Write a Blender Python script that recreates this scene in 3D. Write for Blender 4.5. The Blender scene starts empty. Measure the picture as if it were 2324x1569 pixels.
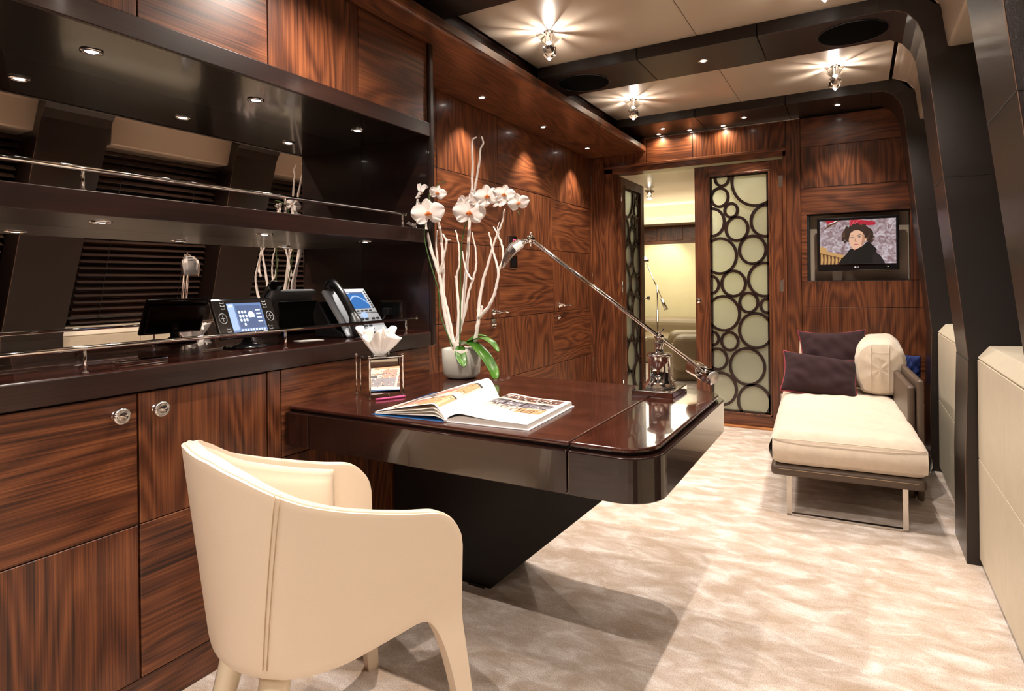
import bpy, bmesh, math, random
from mathutils import Vector, Matrix
random.seed(7)
R=math.radians; PI=math.pi
C=bpy.context.scene.collection
sc=bpy.context.scene
# ------------------------------------------------------------------ camera
cd=bpy.data.cameras.new('camera'); cam=bpy.data.objects.new('camera',cd); C.objects.link(cam)
cd.sensor_width=36; cd.lens=36*1379.75/2324; cd.shift_x=0; cd.shift_y=-142.58/2324
cd.clip_start=.02
_r=Vector((0.8694,0.4940,-0.0116)); _u=Vector((0.0101,0.0057,0.9999)); _f=Vector((-0.4940,0.8695,0))
_u=_f.cross(_r)*-1; _u.normalize(); _r=_f.cross(_u); _r.normalize()
cam.matrix_world=Matrix(((_r.x,_u.x,-_f.x,0),(_r.y,_u.y,-_f.y,0),(_r.z,_u.z,-_f.z,1.20),(0,0,0,1)))
sc.camera=cam
# ------------------------------------------------------------------ world, exposure
w=bpy.data.worlds.new('night'); sc.world=w; w.use_nodes=True
w.node_tree.nodes['Background'].inputs[0].default_value=(.010,.012,.020,1)
w.node_tree.nodes['Background'].inputs[1].default_value=.3
sc.view_settings.view_transform='Standard'; sc.view_settings.look='None'
sc.view_settings.exposure=0.0; sc.view_settings.gamma=1; sc.view_settings.use_curve_mapping=False
WARM=(1,.89,.79)
def lamp(kind,loc,power,size=.02,col=WARM,rot=None,angle=100,blend=.5,name='light',sy=None,aim=None):
    d=bpy.data.lights.new(name,kind); d.energy=power; d.color=col
    if kind=='AREA':
        d.size=size
        if sy: d.shape='RECTANGLE'; d.size_y=sy
    else: d.shadow_soft_size=size
    if kind=='SPOT': d.spot_size=R(angle); d.spot_blend=blend
    o=bpy.data.objects.new(name,d); C.objects.link(o); o.location=loc
    if aim is not None: o.rotation_euler=(Vector(aim)-Vector(loc)).to_track_quat('-Z','Y').to_euler()
    elif rot: o.rotation_euler=rot
    return o
P_CRYST=225; P_GLOW=23; P_SPOT=32; P_WASH=52
XL,XR=-1.41,-.108
CRYST=[(x,y) for y in (4.305,2.91,1.50,.10,-1.30) for x in (XL,XR)]
CRYST_SEEN=CRYST
SOFFIT_SPOTS=[(-1.975,y,2.33) for y in (3.13,3.96,4.79)]
NICHE_Y=(-.17,.385,.942,1.50,2.03)
BEAM_SPOTS=[(-1.389,5.0,2.462),(-.751,5.0,2.462),(-.112,5.0,2.462),(-.757,3.584,2.462),(-.757,2.165,2.462),(-.757,.745,2.462),(-.757,-.675,2.462)]
HEADER_SPOTS=[(-1.47,5.18,2.4625),(-1.21,5.18,2.4625),(-.94,5.18,2.4625)]
for x,y in CRYST:
    lamp('SPOT',(x,y,2.385),P_CRYST,.012,WARM,(0,0,0),140,1.0,'crystal_downlight')
    lamp('SPOT',(x,y,2.486),P_GLOW,.006,WARM,(PI,0,0),172,.1,'crystal_glow')
for p in SOFFIT_SPOTS: lamp('SPOT',(p[0]+.0,p[1],p[2]-.015),P_WASH,.012,(1,.86,.70),None,84,.7,'soffit_light',aim=(p[0]-.10,p[1],0))
for p in HEADER_SPOTS: lamp('SPOT',(p[0],p[1]-.01,p[2]-.012),9,.008,(1,.80,.55),None,160,1.0,'header_light',aim=(p[0],p[1]-.01,0))
for p in BEAM_SPOTS: lamp('SPOT',(p[0],p[1],p[2]-.012),P_SPOT,.012,(1,.88,.74),(0,0,0),80,.6,'beam_light')
for y in NICHE_Y:
    lamp('SPOT',(-1.94,y,1.878),7,.012,(1,.9,.8),(0,0,0),90,.6,'niche_light')
    lamp('SPOT',(-1.90,y,1.378),4.5,.012,(1,.9,.8),(0,0,0),100,.6,'shelf_light')
# next room: cove and ceiling lamps
lamp('AREA',(-2.6,8.3,2.30),75,1.8,(1,.93,.72),(0,0,0),name='saloon_light',sy=2.6)
lamp('AREA',(-2.6,9.62,2.17),26,3.4,(1,.92,.62),(R(180),0,0),name='cove_light',sy=.12)
lamp('SPOT',(-2.6,9.35,2.0),25,.03,(1,.9,.7),None,90,.7,'saloon_wash',aim=(-2.8,9.9,1.2))

# ------------------------------------------------------------------ node helpers
def nt(name):
    m=bpy.data.materials.new(name); m.use_nodes=True
    t=m.node_tree; b=t.nodes['Principled BSDF']; return m,t,b
def N(t,k,**kw):
    n=t.nodes.new('ShaderNode'+k)
    for a,v in kw.items(): setattr(n,a,v)
    return n
def lk(t,a,b): t.links.new(a,b)
def lin(r,g,b):
    f=lambda c:(c/255/12.92 if c/255<=.04045 else ((c/255+.055)/1.055)**2.4)
    return (f(r),f(g),f(b),1)
def ramp(t,fac,stops):
    n=N(t,'ValToRGB'); cr=n.color_ramp
    while len(cr.elements)<len(stops): cr.elements.new(.5)
    for e,(p,c) in zip(cr.elements,stops): e.position=p; e.color=c
    lk(t,fac,n.inputs[0]); return n.outputs[0]
def simple(name,col,rough=.5,metal=0,coat=0,emit=None,es=1,coat_r=.03,bump=0,bscale=200,sheen=0,spec=None,trans=0,ior=None,mott=0,mscale=6):
    m,t,b=nt(name)
    b.inputs['Base Color'].default_value=col; b.inputs['Roughness'].default_value=rough
    b.inputs['Metallic'].default_value=metal; b.inputs['Coat Weight'].default_value=coat
    b.inputs['Coat Roughness'].default_value=coat_r
    if spec is not None: b.inputs['Specular IOR Level'].default_value=spec
    if trans: b.inputs['Transmission Weight'].default_value=trans
    if ior: b.inputs['IOR'].default_value=ior
    if sheen: b.inputs['Sheen Weight'].default_value=sheen
    if emit: b.inputs['Emission Color'].default_value=emit; b.inputs['Emission Strength'].default_value=es
    if bump or mott:
        g=N(t,'TexCoord')
    if bump:
        n=N(t,'TexNoise'); n.inputs['Scale'].default_value=bscale; n.inputs['Detail'].default_value=4
        lk(t,g.outputs['Object'],n.inputs['Vector'])
        bp=N(t,'Bump'); bp.inputs['Strength'].default_value=bump; bp.inputs['Distance'].default_value=.002
        lk(t,n.outputs['Fac'],bp.inputs['Height']); lk(t,bp.outputs[0],b.inputs['Normal'])
    if mott:
        n2=N(t,'TexNoise'); n2.inputs['Scale'].default_value=mscale; n2.inputs['Detail'].default_value=5
        lk(t,g.outputs['Object'],n2.inputs['Vector'])
        k=1-mott
        c=ramp(t,n2.outputs['Fac'],[(.3,(col[0]*k,col[1]*k,col[2]*k,1)),(.7,col)])
        lk(t,c,b.inputs['Base Color'])
    return m
def veneer(name,grain,dark,mid,light,rough=.36,coat=.22,coat_r=.13,fig=1.0,seed=0,fine=1.0):
    """grain 'h','v' for upright panels; 'x' or 'y' for level surfaces (grain runs along that axis)"""
    m,t,b=nt(name)
    g=N(t,'TexCoord'); s=N(t,'SeparateXYZ'); lk(t,g.outputs['Object'],s.inputs[0])
    add=N(t,'MATH' if 0 else 'Math',operation='ADD'); lk(t,s.outputs[0],add.inputs[0]); lk(t,s.outputs[1],add.inputs[1])
    oi=N(t,'ObjectInfo'); off=N(t,'Math',operation='MULTIPLY_ADD'); off.inputs[1].default_value=13.0; off.inputs[2].default_value=seed
    lk(t,oi.outputs['Random'],off.inputs[0])
    if grain=='h': A,B=add.outputs[0],s.outputs[2]
    elif grain=='v': A,B=s.outputs[2],add.outputs[0]
    elif grain=='x': A,B=s.outputs[0],s.outputs[1]
    else: A,B=s.outputs[1],s.outputs[0]
    def vec(sa,sb,z=0):
        ma=N(t,'Math',operation='MULTIPLY'); lk(t,A,ma.inputs[0]); ma.inputs[1].default_value=sa
        mb=N(t,'Math',operation='MULTIPLY'); lk(t,B,mb.inputs[0]); mb.inputs[1].default_value=sb
        c=N(t,'CombineXYZ'); lk(t,ma.outputs[0],c.inputs[0]); lk(t,mb.outputs[0],c.inputs[1]); lk(t,off.outputs[0],c.inputs[2])
        return c.outputs[0]
    def noise(v,d=2,r=.5,dist=0):
        n=N(t,'TexNoise'); n.inputs['Scale'].default_value=1; n.inputs['Detail'].default_value=d; n.inputs['Roughness'].default_value=r; n.inputs['Distortion'].default_value=dist
        lk(t,v,n.inputs['Vector']); return n.outputs['Fac']
    # contour figure
    n1=noise(vec(.85,4.6),1.5,.45,.1)
    mu=N(t,'Math',operation='MULTIPLY'); lk(t,n1,mu.inputs[0]); mu.inputs[1].default_value=95*fig
    sn=N(t,'Math',operation='SINE'); lk(t,mu.outputs[0],sn.inputs[0])
    m2=N(t,'Math',operation='MULTIPLY_ADD'); lk(t,sn.outputs[0],m2.inputs[0]); m2.inputs[1].default_value=.13; m2.inputs[2].default_value=.5
    f1=noise(vec(1.5,170*fine),4,.62)
    f2=noise(vec(7.0,560*fine),2,.6)
    a1=N(t,'Math',operation='MULTIPLY_ADD'); lk(t,f1,a1.inputs[0]); a1.inputs[1].default_value=1.15; lk(t,m2.outputs[0],a1.inputs[2])
    a2=N(t,'Math',operation='MULTIPLY_ADD'); lk(t,f2,a2.inputs[0]); a2.inputs[1].default_value=.45; lk(t,a1.outputs[0],a2.inputs[2])
    big=noise(vec(.7,3.0),1,.5)
    a3=N(t,'Math',operation='MULTIPLY_ADD'); lk(t,big,a3.inputs[0]); a3.inputs[1].default_value=.28; lk(t,a2.outputs[0],a3.inputs[2])
    mr=N(t,'MapRange'); lk(t,a3.outputs[0],mr.inputs[0]); mr.inputs[1].default_value=1.04; mr.inputs[2].default_value=1.90
    col=ramp(t,mr.outputs[0],[(.10,dark),(.44,mid),(.92,light)])
    lk(t,col,b.inputs['Base Color'])
    b.inputs['Roughness'].default_value=rough; b.inputs['Coat Weight'].default_value=coat; b.inputs['Coat Roughness'].default_value=coat_r
    bp=N(t,'Bump'); bp.inputs['Strength'].default_value=.12; bp.inputs['Distance'].default_value=.0006
    lk(t,f2,bp.inputs['Height']); lk(t,bp.outputs[0],b.inputs['Normal'])
    return m
WD,WM,WL=lin(42,20,11),lin(92,49,28),lin(136,82,48)
W_H=veneer('walnut_horizontal','h',WD,WM,WL)
W_V=veneer('walnut_vertical','v',WD,WM,WL,seed=4)
W_Y=veneer('walnut_lengthwise','y',WD,WM,WL,seed=2)
DD,DM,DL=lin(20,9,7),lin(33,16,12),lin(52,27,20)
D_H=veneer('wenge_upright','h',DD,DM,DL,rough=.34,coat=.18,coat_r=.08,fig=.3,fine=1.6)
D_G=veneer('wenge_polished','h',DD,DM,DL,rough=.2,coat=.6,coat_r=.05,fig=.3,fine=1.6)
D_T=veneer('wenge_top','x',lin(34,14,10),lin(56,26,19),lin(80,40,29),rough=.2,coat=.7,coat_r=.05,fig=.3,fine=1.6)
D_TY=veneer('wenge_top_lengthwise','y',lin(34,14,10),lin(56,26,19),lin(80,40,29),rough=.14,coat=.8,coat_r=.03,fig=.3,fine=1.6)
D_M=veneer('wenge_matt','h',lin(10,5,4),lin(17,9,7),lin(26,14,10),rough=.6,coat=0,fig=.3,fine=1.6)
BLACKLAC=simple('black_lacquer',lin(20,12,10),.12,coat=.8)
LACQ=simple('dark_brown_lacquer',lin(20,12,9),.16,coat=.35,coat_r=.05)
LEATH=simple('brown_ribbed_leather',lin(27,17,13),.30,bump=.5,bscale=700,coat=.22,coat_r=.16)
LEATH2=simple('taupe_leather',lin(84,68,56),.42,bump=.4,bscale=320)
CREAM_P=simple('cream_lacquer',lin(192,176,158),.30,coat=.3,coat_r=.12)
CREAM_C=simple('cream_leather_panel',lin(205,194,172),.45,mott=.06,mscale=14,bump=.1,bscale=400)
CHAIRL=simple('ivory_leather',lin(224,206,184),.48,bump=.15,bscale=600,coat=.1,coat_r=.3)
CHAIRG=simple('ivory_gloss',lin(232,218,190),.12,coat=.8)
CHROME=simple('chrome',(.80,.79,.78,1),.06,1)
STEEL=simple('brushed_steel',(.62,.58,.53,1),.25,1)
MIRROR=simple('bronze_mirror',(.80,.75,.71,1),.012,1)
BLACKP=simple('black_gloss_plastic',(.008,.008,.009,1),.12,coat=.5)
BLACKM=simple('black_plastic',(.012,.012,.014,1),.35)
SLIVER=simple('slate_grey_plastic',lin(186,194,204),.35,coat=.2)
GAP=simple('shadow_gap',(.004,.003,.003,1),.6)
SPK=simple('speaker_cloth',(.004,.004,.004,1),.95,bump=.5,bscale=900,spec=.05)
PAPER=simple('white_paper',lin(240,236,230),.5)
TISSUE=simple('tissue_paper',lin(250,246,242),.8)
WHITEBR=simple('whitewashed_branch',lin(250,240,232),.7,bump=.4,bscale=120)
LAMPLENS=simple('lamp_lens',(1,1,1,1),.3,emit=(1,.93,.85,1),es=26)
BULB=simple('glowing_bulb',(1,1,1,1),.3,emit=(1,.90,.76,1),es=34)
LINEN=simple('cream_linen',lin(222,206,186),.85,bump=.6,bscale=500,sheen=.3,mott=.10,mscale=30)
PILLOW=simple('aubergine_cotton',lin(50,31,34),.9,bump=.8,bscale=260,sheen=.06,mott=.25,mscale=20,spec=.2)
PIPING=simple('burgundy_piping',lin(130,22,44),.6)
BLIND=simple('dark_blind_slat',lin(52,36,28),.35,coat=.2)
NIGHT=simple('night_window_glass',(.004,.005,.008,1),.04,coat=.5)
OAK=veneer('oak_threshold','h',lin(120,72,36),lin(176,112,62),lin(205,146,90),rough=.4,coat=.1)
# crystal
def crystal_mat():
    m,t,b=nt('cut_crystal')
    b.inputs['Base Color'].default_value=(1,.98,.95,1); b.inputs['Roughness'].default_value=.02
    b.inputs['Transmission Weight'].default_value=1; b.inputs['IOR'].default_value=1.6
    return m
CRYS=crystal_mat()
def glass_mat():
    m,t,b=nt('frosted_glass')
    b.inputs['Base Color'].default_value=(.74,.78,.62,1); b.inputs['Roughness'].default_value=.35
    b.inputs['Transmission Weight'].default_value=.75; b.inputs['IOR'].default_value=1.45
    b.inputs['Coat Weight'].default_value=.6
    return m
FROST=glass_mat()
def carpet_mat():
    m,t,b=nt('silk_carpet')
    g=N(t,'TexCoord'); 
    mp=N(t,'Mapping'); mp.inputs['Scale'].default_value=(1.0,1.9,1); mp.inputs['Rotation'].default_value=(0,0,R(-25)); lk(t,g.outputs['Object'],mp.inputs[0])
    n=N(t,'TexNoise'); n.inputs['Scale'].default_value=6.5; n.inputs['Detail'].default_value=8; n.inputs['Roughness'].default_value=.62; n.inputs['Distortion'].default_value=.5
    lk(t,mp.outputs[0],n.inputs['Vector'])
    c=ramp(t,n.outputs['Fac'],[(.38,lin(196,172,150)),(.52,lin(218,200,186)),(.64,lin(246,234,226))])
    n2=N(t,'TexNoise'); n2.inputs['Scale'].default_value=260; n2.inputs['Detail'].default_value=3; lk(t,g.outputs['Object'],n2.inputs['Vector'])
    c2=ramp(t,n2.outputs['Fac'],[(.32,(.55,.53,.50,1)),(.55,(1,1,1,1))])
    mx=N(t,'Mix',data_type='RGBA',blend_type='MULTIPLY'); mx.inputs[0].default_value=.85
    lk(t,c,mx.inputs[6]); lk(t,c2,mx.inputs[7]); lk(t,mx.outputs[2],b.inputs['Base Color'])
    b.inputs['Roughness'].default_value=.75; b.inputs['Sheen Weight'].default_value=.5; b.inputs['Sheen Roughness'].default_value=.4
    bp=N(t,'Bump'); bp.inputs['Strength'].default_value=.7; bp.inputs['Distance'].default_value=.006
    lk(t,n2.outputs['Fac'],bp.inputs['Height']); lk(t,bp.outputs[0],b.inputs['Normal'])
    return m
CARPET=carpet_mat()
def leaf_mat():
    m,t,b=nt('orchid_leaf_green')
    g=N(t,'TexCoord'); n=N(t,'TexNoise'); n.inputs['Scale'].default_value=18; lk(t,g.outputs['Object'],n.inputs['Vector'])
    lk(t,ramp(t,n.outputs['Fac'],[(.3,lin(42,88,20)),(.7,lin(88,140,44))]),b.inputs['Base Color'])
    b.inputs['Roughness'].default_value=.3; b.inputs['Coat Weight'].default_value=.4
    return m
LEAF=leaf_mat(); STEM=simple('green_stem',lin(70,98,44),.4)
PETAL=simple('white_petal',lin(246,238,234),.55,sheen=.2); PETALC=simple('orange_flower_centre',lin(214,120,50),.5)
POT=simple('milky_glass_pot',lin(206,203,192),.12,coat=.6)

# ------------------------------------------------------------------ mesh helpers
class MB:
    def __init__(s): s.v=[]; s.f=[]; s.m=[]; s.sm=[]
    def add(s,vs,fs,mi=0,smooth=False):
        k=len(s.v); s.v+= [tuple(v) for v in vs]
        for f in fs: s.f.append([k+i for i in f]); s.m.append(mi); s.sm.append(smooth)
        return s
    def box(s,a,b,mi=0):
        x0,y0,z0=[min(p,q) for p,q in zip(a,b)]; x1,y1,z1=[max(p,q) for p,q in zip(a,b)]
        return s.add([(x0,y0,z0),(x1,y0,z0),(x1,y1,z0),(x0,y1,z0),(x0,y0,z1),(x1,y0,z1),(x1,y1,z1),(x0,y1,z1)],
              [(0,3,2,1),(4,5,6,7),(0,1,5,4),(1,2,6,5),(2,3,7,6),(3,0,4,7)],mi)
    def bbox(s,a,b,r=.004,mi=0,seg=2,smooth=False):
        """box with bevelled edges"""
        bm=bmesh.new(); bmesh.ops.create_cube(bm,size=1)
        c=[(p+q)/2 for p,q in zip(a,b)]; d=[abs(p-q) for p,q in zip(a,b)]
        for v in bm.verts: v.co=Vector((c[0]+v.co.x*d[0],c[1]+v.co.y*d[1],c[2]+v.co.z*d[2]))
        bmesh.ops.bevel(bm,geom=bm.edges[:],offset=min(r,min(d)*.45),segments=seg,affect='EDGES',profile=.5)
        bm.verts.index_update(); s.add([v.co[:] for v in bm.verts],[[v.index for v in f.verts] for f in bm.faces],mi,smooth); bm.free(); return s
    def prism(s,poly,lo,hi,axis='z',mi=0,smooth=False):
        """poly in 2D; extrude along axis. axis z:(x,y) x:(y,z) y:(x,z)"""
        def P(p,h):
            if axis=='z': return (p[0],p[1],h)
            if axis=='x': return (h,p[0],p[1])
            return (p[0],h,p[1])
        n=len(poly); A=[P(p,lo) for p in poly]+[P(p,hi) for p in poly]
        return s.add(A,[list(range(n))[::-1],list(range(n,2*n))]+[[i,(i+1)%n,n+(i+1)%n,n+i] for i in range(n)],mi,smooth)
    def lathe(s,prof,c=(0,0,0),ax='z',n=32,mi=0,smooth=True,close=True):
        c=Vector(c); vs=[]; fs=[]
        for r,h in prof:
            for i in range(n):
                a=2*PI*i/n; p=(r*math.cos(a),r*math.sin(a),h)
                if ax=='x': p=(p[2],p[0],p[1])
                if ax=='y': p=(p[0],p[2],p[1])
                vs.append(c+Vector(p))
        for j in range(len(prof)-1):
            for i in range(n): fs.append((j*n+i,j*n+(i+1)%n,(j+1)*n+(i+1)%n,(j+1)*n+i))
        if close:
            if prof[0][0]>1e-5: fs.append(list(range(n))[::-1])
            if prof[-1][0]>1e-5: fs.append([(len(prof)-1)*n+i for i in range(n)])
        return s.add(vs,fs,mi,smooth)
    def tube(s,pts,rad,n=8,mi=0,cap=True):
        pts=[Vector(p) for p in pts]; rr=rad if isinstance(rad,(list,tuple)) else [rad]*len(pts)
        vs=[];fs=[]; up=None
        for i,p in enumerate(pts):
            d=(pts[min(i+1,len(pts)-1)]-pts[max(i-1,0)]).normalized()
            if up is None: up=d.orthogonal().normalized()
            up=(up-d*up.dot(d)); up=up.normalized() if up.length>1e-6 else d.orthogonal().normalized()
            sd=d.cross(up)
            for k in range(n):
                a=2*PI*k/n; vs.append(p+(up*math.cos(a)+sd*math.sin(a))*rr[i])
        for j in range(len(pts)-1):
            for k in range(n): fs.append((j*n+k,j*n+(k+1)%n,(j+1)*n+(k+1)%n,(j+1)*n+k))
        if cap: fs.append(list(range(n))[::-1]); fs.append([(len(pts)-1)*n+k for k in range(n)])
        return s.add(vs,fs,mi,True)
    def grid(s,fn,nu,nv,mi=0,smooth=True,mif=None,wrap=False):
        vs=[fn(i/nu,j/nv) for j in range(nv+1) for i in range(nu+1)]
        k=len(s.v); s.v+=[tuple(v) for v in vs]
        for j in range(nv):
            for i in range(nu):
                a=j*(nu+1)+i; s.f.append([k+a,k+a+1,k+a+nu+2,k+a+nu+1]); s.m.append(mif(i,j) if mif else mi); s.sm.append(smooth)
        return s
    def xf(s,M,start=0):
        for i in range(start,len(s.v)): s.v[i]=tuple(M@Vector(s.v[i]))
        return s
def mk(name,mb,mats,parent=None,world=True,sm_angle=None,mods=None,kind=None,recalc=True,origin=None):
    """links mb as ONE mesh object; verts are world coords (world=True) or the parent's frame"""
    if not isinstance(mats,(list,tuple)): mats=[mats]
    off=Vector((0,0,0))
    if parent is not None and world: off=Vector(ACC[parent.name])
    vs=[Vector(v)-off for v in mb.v]
    lo=Vector([min(v[i] for v in vs) for i in range(3)]); hi=Vector([max(v[i] for v in vs) for i in range(3)])
    c=Vector(((lo.x+hi.x)/2,(lo.y+hi.y)/2,lo.z)) if origin is None else Vector(origin)-off
    me=bpy.data.meshes.new(name); me.from_pydata([v-c for v in vs],[],mb.f)
    for m in mats: me.materials.append(m)
    me.polygons.foreach_set('material_index',mb.m); me.polygons.foreach_set('use_smooth',mb.sm); me.update()
    if recalc:
        bm=bmesh.new(); bm.from_mesh(me); bmesh.ops.recalc_face_normals(bm,faces=bm.faces[:]); bm.to_mesh(me); bm.free()
    o=bpy.data.objects.new(name,me); C.objects.link(o); o.location=c
    if parent is not None: o.parent=parent
    ACC[o.name]=tuple(c+off) if (parent is None or world) else tuple(c)
    for k,kw in (mods or []):
        md=o.modifiers.new(k.lower(),k)
        for a,v in kw.items(): setattr(md,a,v)
    if kind: o['kind']=kind
    return o
ACC={}
def thing(name,label,cat,loc=(0,0,0),rz=0,group=None):
    o=bpy.data.objects.new(name,None); C.objects.link(o); o.location=loc; o.rotation_euler=(0,0,rz); o.empty_display_size=.05
    o['label']=label; o['category']=cat
    if group: o['group']=group
    ACC[o.name]=tuple(loc); return o
def tag(o,label,cat,group=None):
    o['label']=label; o['category']=cat
    if group: o['group']=group
    return o
def st(name,loc=(0,0,0),rz=0):
    o=bpy.data.objects.new(name,None); C.objects.link(o); o.location=loc; o.rotation_euler=(0,0,rz); o['kind']='structure'; ACC[o.name]=tuple(loc); return o
def dup(root,loc,rz=None,label=None,group=None):
    r=root.copy(); C.objects.link(r); r.location=loc
    if rz is not None: r.rotation_euler=(0,0,rz)
    if label: r['label']=label
    if group: r['group']=group
    for ch in list(root.children):
        c=ch.copy(); C.objects.link(c); c.parent=r
        for g in ch.children:
            d=g.copy(); C.objects.link(d); d.parent=c
    return r
def smooth_path(pts,k=6):
    P=[Vector(p) for p in pts]; out=[]
    for i in range(len(P)-1):
        a=P[max(i-1,0)];b=P[i];c=P[i+1];d=P[min(i+2,len(P)-1)]
        for j in range(k):
            t=j/k; out.append(.5*((2*b)+(-a+c)*t+(2*a-5*b+4*c-d)*t*t+(-a+3*b-3*c+d)*t**3))
    out.append(P[-1]); return out
def bevmod(w=.003,seg=2): return [('BEVEL',dict(width=w,segments=seg,limit_method='ANGLE',angle_limit=R(35)))]

# ------------------------------------------------------------------ room shell
XC=-1.75; XW=-2.12; XM=-2.165; YE=5.23; YB=-2.3; XO=.95; ZC=2.53; ZB=2.462
mk('floor',MB().box((XW-.1,YB,-.06),(XO,YE+.0,0)),CARPET,kind='structure',origin=(0,0,0))
mk('floor_saloon',MB().box((-6.5,YE+.0,-.06),(1.6,10.2,0)),CARPET,kind='structure',origin=(0,0,0))
# ceiling: dark backing with cream panels in four bays
m=MB().box((XW-.2,YB,2.60),(XO,YE,2.66),1)
for y0,y1 in ((3.80,4.79),(2.38,3.37),(.96,1.95),(-.46,.53),(-1.9,-.89)):
    for x0,x1 in ((-1.715,-.747),(-.744,.195)):
        m.bbox((x0,y0-.01,ZC),(x1,y1+.01,ZC+.03),.002,0)
    m.box((-1.80,y0-.01,ZC+.015),(-1.72,y1+.01,ZC+.06),1)
mk('ceiling',m,[CREAM_P,D_H],kind='structure')
# ceiling beams with three leather sections each
BY=[(4.79,5.23),(3.37,3.79),(1.95,2.38),(.53,.95),(-.89,-.47)]
for i,(y0,y1) in enumerate(BY):
    m=MB()
    for x0,x1 in ((-1.72,-1.081),(-1.078,-.442),(-.439,.1003)):
        m.bbox((x0,y0,ZB),(x1,y1,ZC+.10),.003)
    mk('trim_%d'%(i+1),m,LEATH,kind='structure')
# wood panelled left wall (recessed part) : veneer panels with alternating grain
def panels(m,axis,const,us,zs,gap=.002,depth=.014,first=0,skip=(),out=1):
    for i in range(len(us)-1):
        for j in range(len(zs)-1):
            if (i,j) in skip: continue
            mi=(i+j+first)%2
            a0,a1,b0,b1=us[i]+gap,us[i+1]-gap,zs[j]+gap,zs[j+1]-gap
            if axis=='x': m.bbox((const,a0,b0),(const-depth*out,a1,b1),.0015,mi,1)
            else: m.bbox((a0,const,b0),(a1,const+depth*out,b1),.0015,mi,1)
m=MB().box((XW-.10,2.31,0),(XW-.016,YE+.2,2.60),2)
ZP=(0,.14,.543,.96,1.445,1.875,2.33)
panels(m,'x',XW,(2.31,2.86,3.553,4.405),ZP,first=1)
panels(m,'x',XW-.003,(4.405,5.19),(0,.14,.543,.96,1.455,1.864,2.33),first=0)
mk('wall_left',m,[W_H,W_V,GAP],kind='structure')
mk('wall_left_niche',MB().box((XM-.08,YB,0),(XM-.008,2.31,2.60)),D_H,kind='structure')
# soffit above the left wall
m=MB()
sec=[(XW-.02,2.33),(-1.612,2.33),(-1.600,2.334),(-1.597,2.343),(-1.602,2.385),(-1.615,2.392),(-1.63,2.40),(XW-.02,2.40)]
m.prism(sec,YB,YE-.01,'y',0)
m.box((-1.74,YB,2.40),(-1.80,YE,2.60),1)
mk('trim_6',m,[W_Y,D_H],kind='structure',mods=bevmod(.003))
# end wall: dark base, walnut panels round the door opening and the television niche
OPX0,OPX1,OPZ=-1.90,-.50,2.17
m=MB()
m.box((XW-.1,YE+.016,0),(-1.955,YE+.14,2.6),2); m.box((-1.955,YE+.016,OPZ+.05),(-.43,YE+.14,2.6),2); 
m.box((-.43,YE+.016,0),(-.32,YE+.14,2.6),2)
NX0,NX1,NZ0,NZ1=-.335,.335,1.19,1.70
m.box((-.32,YE+.016,0),(.95,YE+.14,NZ0-.003),2); m.box((-.32,YE+.016,NZ1+.003),(.95,YE+.14,2.6),2); m.box((NX1+.003,YE+.016,NZ0-.003),(.95,YE+.14,NZ1+.003),2)
m.bbox((-2.12,YE,0),(-1.99,YE+.014,2.33),.002,1)
m.bbox((-1.60,YE,2.235),(-1.204,YE+.014,2.45),.002,0); m.bbox((-2.0,YE,2.235),(-1.604,YE+.014,2.45),.002,1)
m.bbox((-1.200,YE,2.235),(-.484,YE+.014,2.45),.002,1)
m.bbox((-.48,YE-.006,0),(-.378,YE+.014,2.45),.003,1)
zz=(0,.30,.64,.985,1.185,1.70,1.905,2.225,2.45)
for j in range(8):
    x0,x1=-.376,.60
    if j==4:
        m.bbox((-.376,YE,1.187),(NX0-.001,YE+.014,1.699),.001,0,1); m.bbox((NX1,YE,1.187),(x1,YE+.014,1.699),.001,1,1)
    else: m.bbox((x0,YE,zz[j]+.0015),(x1,YE+.014,zz[j+1]-.0015),.0015,(j+1)%2 if j not in (3,) else 1,1)
# recess of the television niche
m.box((NX0-.02,YE+.01,NZ0-.02),(NX1+.02,YE+.16,NZ0),3); m.box((NX0-.02,YE+.01,NZ1),(NX1+.02,YE+.16,NZ1+.02),3)
m.box((NX0-.02,YE+.01,NZ0),(NX0,YE+.16,NZ1),3); m.box((NX1,YE+.01,NZ0),(NX1+.02,YE+.16,NZ1),3); m.box((NX0-.02,YE+.15,NZ0-.02),(NX1+.02,YE+.17,NZ1+.02),3)
mk('wall_end',m,[W_H,W_V,GAP,D_M],kind='structure')
mk('wall_back',MB().box((XW-.2,YB-.08,0),(XO,YB,2.66)),W_H,kind='structure')
mk('wall_right',MB().box((XO-.05,YB,0),(XO+.03,YE+.14,2.66)),LACQ,kind='structure')
# door frame and cornice strip
m=MB()
m.bbox((-1.99,YE-.012,0),(-1.91,YE+.03,2.235),.003,0); m.bbox((-.505,YE-.012,0),(-.48,YE+.03,2.235),.003,0)
m.bbox((-1.99,YE-.012,OPZ),(-.48,YE+.03,2.235),.003,1); m.bbox((-1.99,YE-.022,2.215),(-.478,YE+.0,2.238),.004,1)
m.box((-1.95,YE+.02,0),(-1.905,YE+.15,OPZ+.04),0); m.box((-.50,YE+.02,0),(-.44,YE+.15,OPZ+.04),0); m.box((-1.95,YE+.02,OPZ),(-.44,YE+.15,OPZ+.04),1)
mk('trim_7',m,[W_V,W_H],kind='structure')
mk('trim_8',MB().bbox((-1.62,YE-.012,2.448),(-.378,YE+.01,2.462),.002),STEEL,kind='structure')
mk('trim_9',MB().bbox((-1.905,YE-.03,0),(-.40,YE+.05,.014),.003),OAK,kind='structure')
# left wall door hinges line and jamb
m=MB().bbox((XW-.012,5.19,0),(XW+.012,YE,2.33),.003)
mk('trim_10',m,W_V,kind='structure')

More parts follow.
